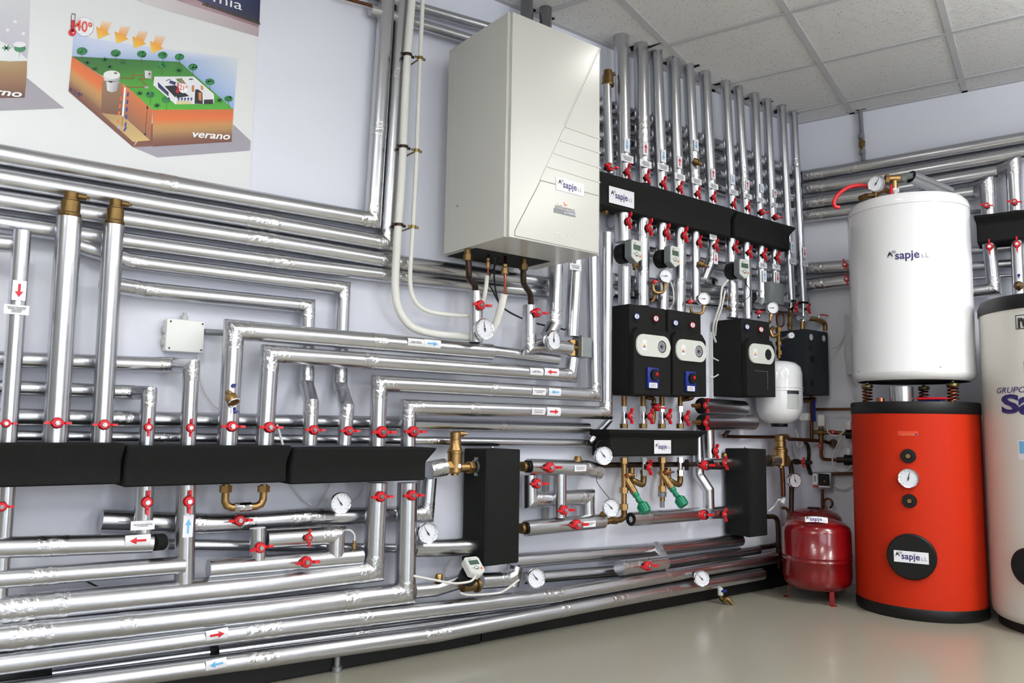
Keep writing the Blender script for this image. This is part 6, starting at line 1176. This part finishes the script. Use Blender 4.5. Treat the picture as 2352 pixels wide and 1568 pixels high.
# copper work in the corner
def cp(label, pts, r, wall=B, mat=None, nm='copper_pipe'): bm = nb(); tube(bm, smooth_pts([wall.at(*p) for p in pts], 4), r, 12); return obj(nm, bm, mat or m_copper, None, label, 'pipe', smooth=40)
cp('thin copper pipe running level to the orange tank, behind its top rim', [(1868, 940, .05), (1960, 939, .05)], .0085)
cp('upright copper pipe left of the white actuator boxes in the corner', [(1865, 904, .07), (1864, 950, .07), (1864, 1014, .07)], .011)
bm = nb(); tube(bm, smooth_pts([L.at(1812, 1008, .10), L.at(1850, 1010, .11), B.at(1890, 1013, .07), B.at(1908, 1018, .04)], 4), .011, 12); obj('copper_pipe', bm, m_copper, None, 'level copper pipe ending at the dark round flange in the corner', 'pipe', smooth=40)
cp('level copper pipe behind the control box toward the orange tank', [(1860, 1088, .04), (1960, 1087, .04)], .009)
cp('bent copper pipe from the small red valve to the heat meter at the orange tank', [(1886, 1033, .07), (1887, 1048, .07), (1893, 1054, .07), (1915, 1056, .08), (1950, 1057, .08)], .010)
misc('wall_flange', 'dark round flange at the end of the copper pipe on the back wall', 'pipe fitting', [('flange', m_darkpipe, lambda bm: cyl(bm, B.at(1914, 1018, .001), B.at(1914, 1018, .04), .026, 18))])
misc('lever_valve', 'bronze valve with a blue lever under the bluish-black pump unit', 'valve', [('bronze_body', m_brassd, lambda bm: (cyl(bm, B.at(1846, 919, .08), B.at(1874, 918, .08), .016, 14), cyl(bm, B.at(1860, 919, .08), B.at(1866, 919, .08), .022, 6))), ('blue_lever', m_blue, lambda bm: box(bm, B.at(1870, 943, .11), (.010, .018, .13), bev=.003))])
def whitebox(label, x, y, w_, h, d, dd=.05):
    a = B.at(x-w_/2, y-h/2, d); b = B.at(x+w_/2, y+h/2, d); bm = nb(); m4 = B.mat((a+b)/2); box(bm, (0, 0, 0), (abs(B.a(b)-B.a(a)), dd, a.z-b.z), m4, bev=.004); fixn(bm); return obj('valve_actuator', bm, m_whitep, None, label, 'actuator', smooth=40)
whitebox('white valve actuator box below the bluish-black pump unit', 1888, 965, 16, 25, .10); whitebox('cream actuator head beside the bottom of the white vessel', 1849, 957, 20, 17, .16, .06)
whitebox('upper white heat meter display at the left edge of the orange tank', 1950, 977, 11, 20, .12); whitebox('lower white heat meter display at the left edge of the orange tank', 1950, 1037, 10, 15, .12)
misc('zone_valve', 'bronze zone valve under the white actuator box', 'valve', [('bronze_body', m_brassd, lambda bm: (cyl(bm, B.at(1868, 992, .08), B.at(1905, 994, .08), .012, 14), cyl(bm, B.at(1886, 980, .08), B.at(1886, 1016, .08), .014, 14), cyl(bm, B.at(1880, 993, .08), B.at(1892, 993, .08), .021, 10)))])
v_ = misc('ball_valve', 'valve with a level red handle between the white actuator and the orange tank', 'valve', [('bronze_body', m_brassd, lambda bm: cyl(bm, B.at(1904, 992, .08), B.at(1955, 996, .08), .012, 12))]); valve(v_, B, 1914, 992, .095, 4, 22)
v_ = misc('ball_valve', 'small round red-handled valve under the bronze zone valve', 'valve', [('bronze_body', m_brassd, lambda bm: cyl(bm, B.at(1886, 1014, .08), B.at(1886, 1034, .08), .012, 12))]); valve(v_, B, 1884, 1023, .095, 90, 18)
v_ = misc('ball_valve', 'dark valve with an upright red handle above the control box', 'valve', [('bronze_body', m_darkpipe, lambda bm: (cyl(bm, L.at(1822, 1060, .08), L.at(1862, 1062, .08), .013, 12), cyl(bm, L.at(1826, 1060, .08), L.at(1832, 1060, .08), .019, 6)))]); valve(v_, L, 1843, 1061, .10, 90, 24)
cp('dark pipe elbow right of the upright red handle down to the control box', [(1853, 1058, .07), (1857, 1072, .07), (1861, 1086, .05)], .013, L, m_darkpipe)
cp('dark copper elbow above the upright red handle in the corner', [(1845, 1012, .06), (1855, 1022, .06), (1858, 1040, .06), (1857, 1056, .07)], .011, L, m_darkpipe)
misc('flow_meter', 'black flow meter body at the left edge of the orange tank', 'heat meter', [('black_body', m_blackpl, lambda bm: cyl(bm, B.at(1940, 1056, .08), B.at(1962, 1057, .08), .032, 18)), ('threaded_union', m_darkpipe, lambda bm: cyl(bm, B.at(1922, 1056, .08), B.at(1940, 1056, .08), .017, 8))])
misc('flow_meter', 'black flow meter body under the upper white display by the orange tank', 'heat meter', [('black_body', m_blackpl, lambda bm: cyl(bm, B.at(1944, 996, .08), B.at(1964, 997, .08), .030, 18))])
def control():
    a = B.at(1867, 1084, .09); b = B.at(1910, 1121, .09); c_ = (a+b)/2; W_ = B.a(b)-B.a(a); H = a.z-b.z; m4 = B.mat(c_); root = empty('control_box', c_-V((0, 0, H/2)), 'small control box with a clear dark window above the red vessels', 'control box')
    bm = nb(); box(bm, (0, .02, 0), (W_, .06, H), m4, bev=.004); fixn(bm); obj('grey_case', bm, m_zinc, root, smooth=40); bm = nb(); box(bm, (W_*.13, -.0106, .004), (W_*.60, .002, H*.78), m4); obj('dark_window', bm, m_blackpl, root)
    bm = nb(); box(bm, (-W_*.36, -.0106, H*.05), (W_*.26, .002, H*.72), m4); p_ = obj('white_scale_plate', bm, m_sticker, root); bm = nb()
    for k in (-.42, -.34): box(bm, (W_*k, -.0120, H*.08), (.003, .0008, H*.4), m4)
    obj('scale_slots', bm, m_ink, p_); bm = nb(); box(bm, (-W_*.36, -.0110, -H*.42), (W_*.26, .002, H*.09), m4); obj('red_label', bm, m_red, root); bm = nb(); box(bm, (W_*.13, -.0110, -H*.42), (W_*.58, .002, H*.09), m4); obj('white_label', bm, m_sticker, root)
    bm = nb(); cyl(bm, m4 @ V((W_*.15, -.0118, .0)), m4 @ V((W_*.15, -.016, -.012)), .007, 12); obj('copper_terminal', bm, m_brass, root)
control()
misc('copper_coil', 'copper siphon coil hanging under the control box, behind the red vessels', 'pipe fitting', [('copper_tube', m_copper, lambda bm: (tube(bm, [B.at(1889, 1123, .07), B.at(1889, 1172, .07)], .009, 12), tube(bm, smooth_pts([B.at(1902+10*math.cos(t), 1156-11*math.sin(t), .07) for t in [math.pi*2*k/12-1.2 for k in range(12)]], 3), .0065, 10)))])
airsep('tall brass air separator right of the right black separator', L, 1793, 22, 998, 1072, .12, 1764, 1806, 1058)
P('short dark silver pipe from the right separator to the tall brass air separator', [(1764, 1057), (1786, 1058)], 26, .12, bands=None)
cp('copper pipe running level over the right separator with a wall clamp', [(1664, 1003, .05), (1662, 1000, .05), (1672, 1002, .05), (1740, 1003, .05), (1790, 1003, .05)], .0095, L)
cp('short slanting tarnished pipe left of the level copper pipe', [(1664, 1003, .05), (1670, 992, .06), (1676, 984, .08)], .012, L, m_darkpipe)
cp('copper pipe dropping from the tall brass air separator', [(1796, 1074, .12), (1798, 1105, .12), (1799, 1140, .12)], .013, L)
cp('dark vertical pipe carrying the thermometer in the corner', [(1808, 1054, .12), (1815, 1064, .12), (1818, 1085, .12), (1818, 1130, .12), (1817, 1175, .12)], .0145, L, m_darkpipe)
gauge('round thermometer on the dark vertical pipe in the corner', 1825, 1103, 16, .19, yaw=-.35, needle=108)
cp('brown pipe from the right separator bending down behind the red vessel, upper', [(1762, 1186, .12), (1775, 1186, .12), (1784, 1192, .12), (1787, 1215, .12), (1788, 1260, .12), (1789, 1305, .12)], .0135, L, m_darkpipe)
cp('brown pipe ends leaving the wall pipes toward the red vessel', [(1745, 1257, .06), (1770, 1254, .06), (1784, 1250, .09)], .014, L, m_darkpipe)
cp('dark brown pipe low in the corner behind the red vessel', [(1775, 1290, .08), (1790, 1280, .10), (1796, 1262, .14)], .016, L, m_darkpipe)
cp('brass elbow under the white cable plug left of the dark vertical pipe', [(1795, 1166, .12), (1805, 1167, .13), (1811, 1176, .13), (1812, 1196, .13)], .0085, L, m_brassd)
misc('sensor_plug', 'white cable plug right of the right black separator', 'sensor', [('white_plug', m_whitep, lambda bm: cyl(bm, L.at(1796, 1156, .16), L.at(1801, 1145, .16), .013, 14, .010)), ('white_lead', m_cable, lambda bm: tube(bm, smooth_pts([L.at(1797, 1148, .15), L.at(1788, 1148, .15), L.at(1778, 1162, .12), L.at(1765, 1174, .11)], 5), .005, 10))])
for lb, pts, w_ in (('white cable looping under the cream actuator head', [(1843, 960, .11), (1844, 990, .10), (1845, 1012, .10), (1838, 1026, .10), (1831, 1020, .10), (1831, 1000, .10), (1826, 984, .10)], L),
    ('white cable looping from the actuator over to the upper meter display', [(1899, 972, .10), (1901, 990, .10), (1912, 1000, .11), (1930, 998, .12), (1942, 984, .12), (1952, 966, .12)], B),
    ('white cable drooping in a large loop between the two meter displays', [(1935, 1000, .10), (1922, 1025, .10), (1912, 1052, .10), (1916, 1074, .10), (1930, 1082, .10), (1945, 1080, .10), (1956, 1068, .10)], B),
    ('white cable leaving the control box to the right', [(1914, 1114, .06), (1928, 1121, .05), (1944, 1121, .05), (1958, 1112, .05)], B),
    ('white cable loop below the wall pipe joining at the red valve', [(1824, 1018, .03), (1826, 1040, .03), (1838, 1058, .04), (1850, 1056, .04), (1858, 1036, .05), (1861, 1015, .05)], L),
    ('thin cable arching from the bluish-black pump unit toward the heater', [(1905, 800, .10), (1920, 798, .05), (1934, 780, .03), (1948, 756, .03)], B),
    ('bundle of white cables hanging left of the white heater', [(1952, 770, .04), (1942, 790, .04), (1940, 815, .04), (1948, 850, .04), (1958, 890, .04), (1964, 920, .04)], B),
    ('second strand of white cable left of the white heater', [(1950, 760, .03), (1946, 800, .03), (1948, 830, .03), (1954, 860, .03), (1968, 885, .03)], B)):
    wire(lb, pts, .0042, wall=w_)
bm = nb(); a = B.at(1948, 725, .05); b = B.at(1952, 860, .05); box(bm, (0, 0, 0), (.03, .05, a.z-b.z), B.mat((a+b)/2)); obj('mounting_rail', bm, m_zinc, None, 'narrow grey rail on the wall at the left edge of the white heater', 'rail')
bm = nb(); a = L.at(1641, 780, .012); b = L.at(1641, 960, .012); box(bm, (a.x, -.012, (L.at(1637, 762, .02).z+L.at(1637, 930, .02).z)/2), (.07, .022, L.at(1637, 762, .02).z-L.at(1637, 930, .02).z)); obj('cable_duct', bm, m_whitep, None, 'white cable duct on the wall between the second and third pump units', 'cable duct')
wire('white cable crossing from the duct to the third pump unit', [(1630, 815, .04), (1640, 823, .06), (1650, 828, .06)], .004); wire('lower white cable crossing from the duct to the third pump unit', [(1625, 862, .04), (1638, 866, .06), (1650, 860, .06)], .004)
# kinked silver pipe at the right end of the small collector
P('upright silver pipe with a red handle right of the small collector', [(1626, 975), (1629, 1051)], 28, .12, valves=[(1643, 1036, 90, 34)], bands=None)
P('kinked silver pipe between the two separator inlet pipes', [(1604, 980, .06), (1604, 1090, .06), (1627, 1125, .11), (1628, 1166, .11)], 26, .08, wi=0)
P('thin silver pipe behind the right end of the small collector', [(1612, 975, .05), (1608, 1095, .05)], 10, .05, bands=None)
bm = nb(); c = L.at(1664, 1047, .11); lathe(bm, [(.0, .015), (.012, .015), (.016, .008), (.016, -.008)], Matrix.Translation(c), 16); obj('cap_fitting', bm, m_brassd, None, 'brass cap on top of the upper left inlet of the right separator', 'pipe fitting', smooth=35)
# floor drain tap
def tap():
    p = L.at(1657, 1366, .20); f = floor_at(1683, 1389, .0); root = empty('drain_tap', V((f.x, f.y, 0)), 'small brass drain tap with a blue handle bending down to the floor', 'tap')
    a = L.at(1655, 1366, .17); bm = nb(); tube(bm, smooth_pts([a, L.at(1656, 1374, .18), L.at(1663, 1380, .20), V((f.x-.02, f.y+.02, .03)), V((f.x, f.y, .004))], 4), .011, 12); fixn(bm); obj('brass_elbow', bm, m_brassd, root, smooth=40)
    bm = nb(); cyl(bm, L.at(1654, 1350, .17), a, .014, 14); obj('white_body', bm, m_whitep, root, smooth=35); bm = nb(); box(bm, L.at(1663, 1357, .20), (.035, .012, .012), bev=.003); obj('blue_handle', bm, m_blue, root)
    c = floor_at(773, 1541); bm = nb(); cyl(bm, (c.x, c.y, 0.001), (c.x, c.y, .06), .012, 14); cyl(bm, (c.x, c.y, 0.001), (c.x, c.y, .018), .019, 14); o = obj('floor_stand', bm, m_zinc, None, 'small steel support foot on the floor under the lowest pipes', 'support foot', smooth=35)
tap()
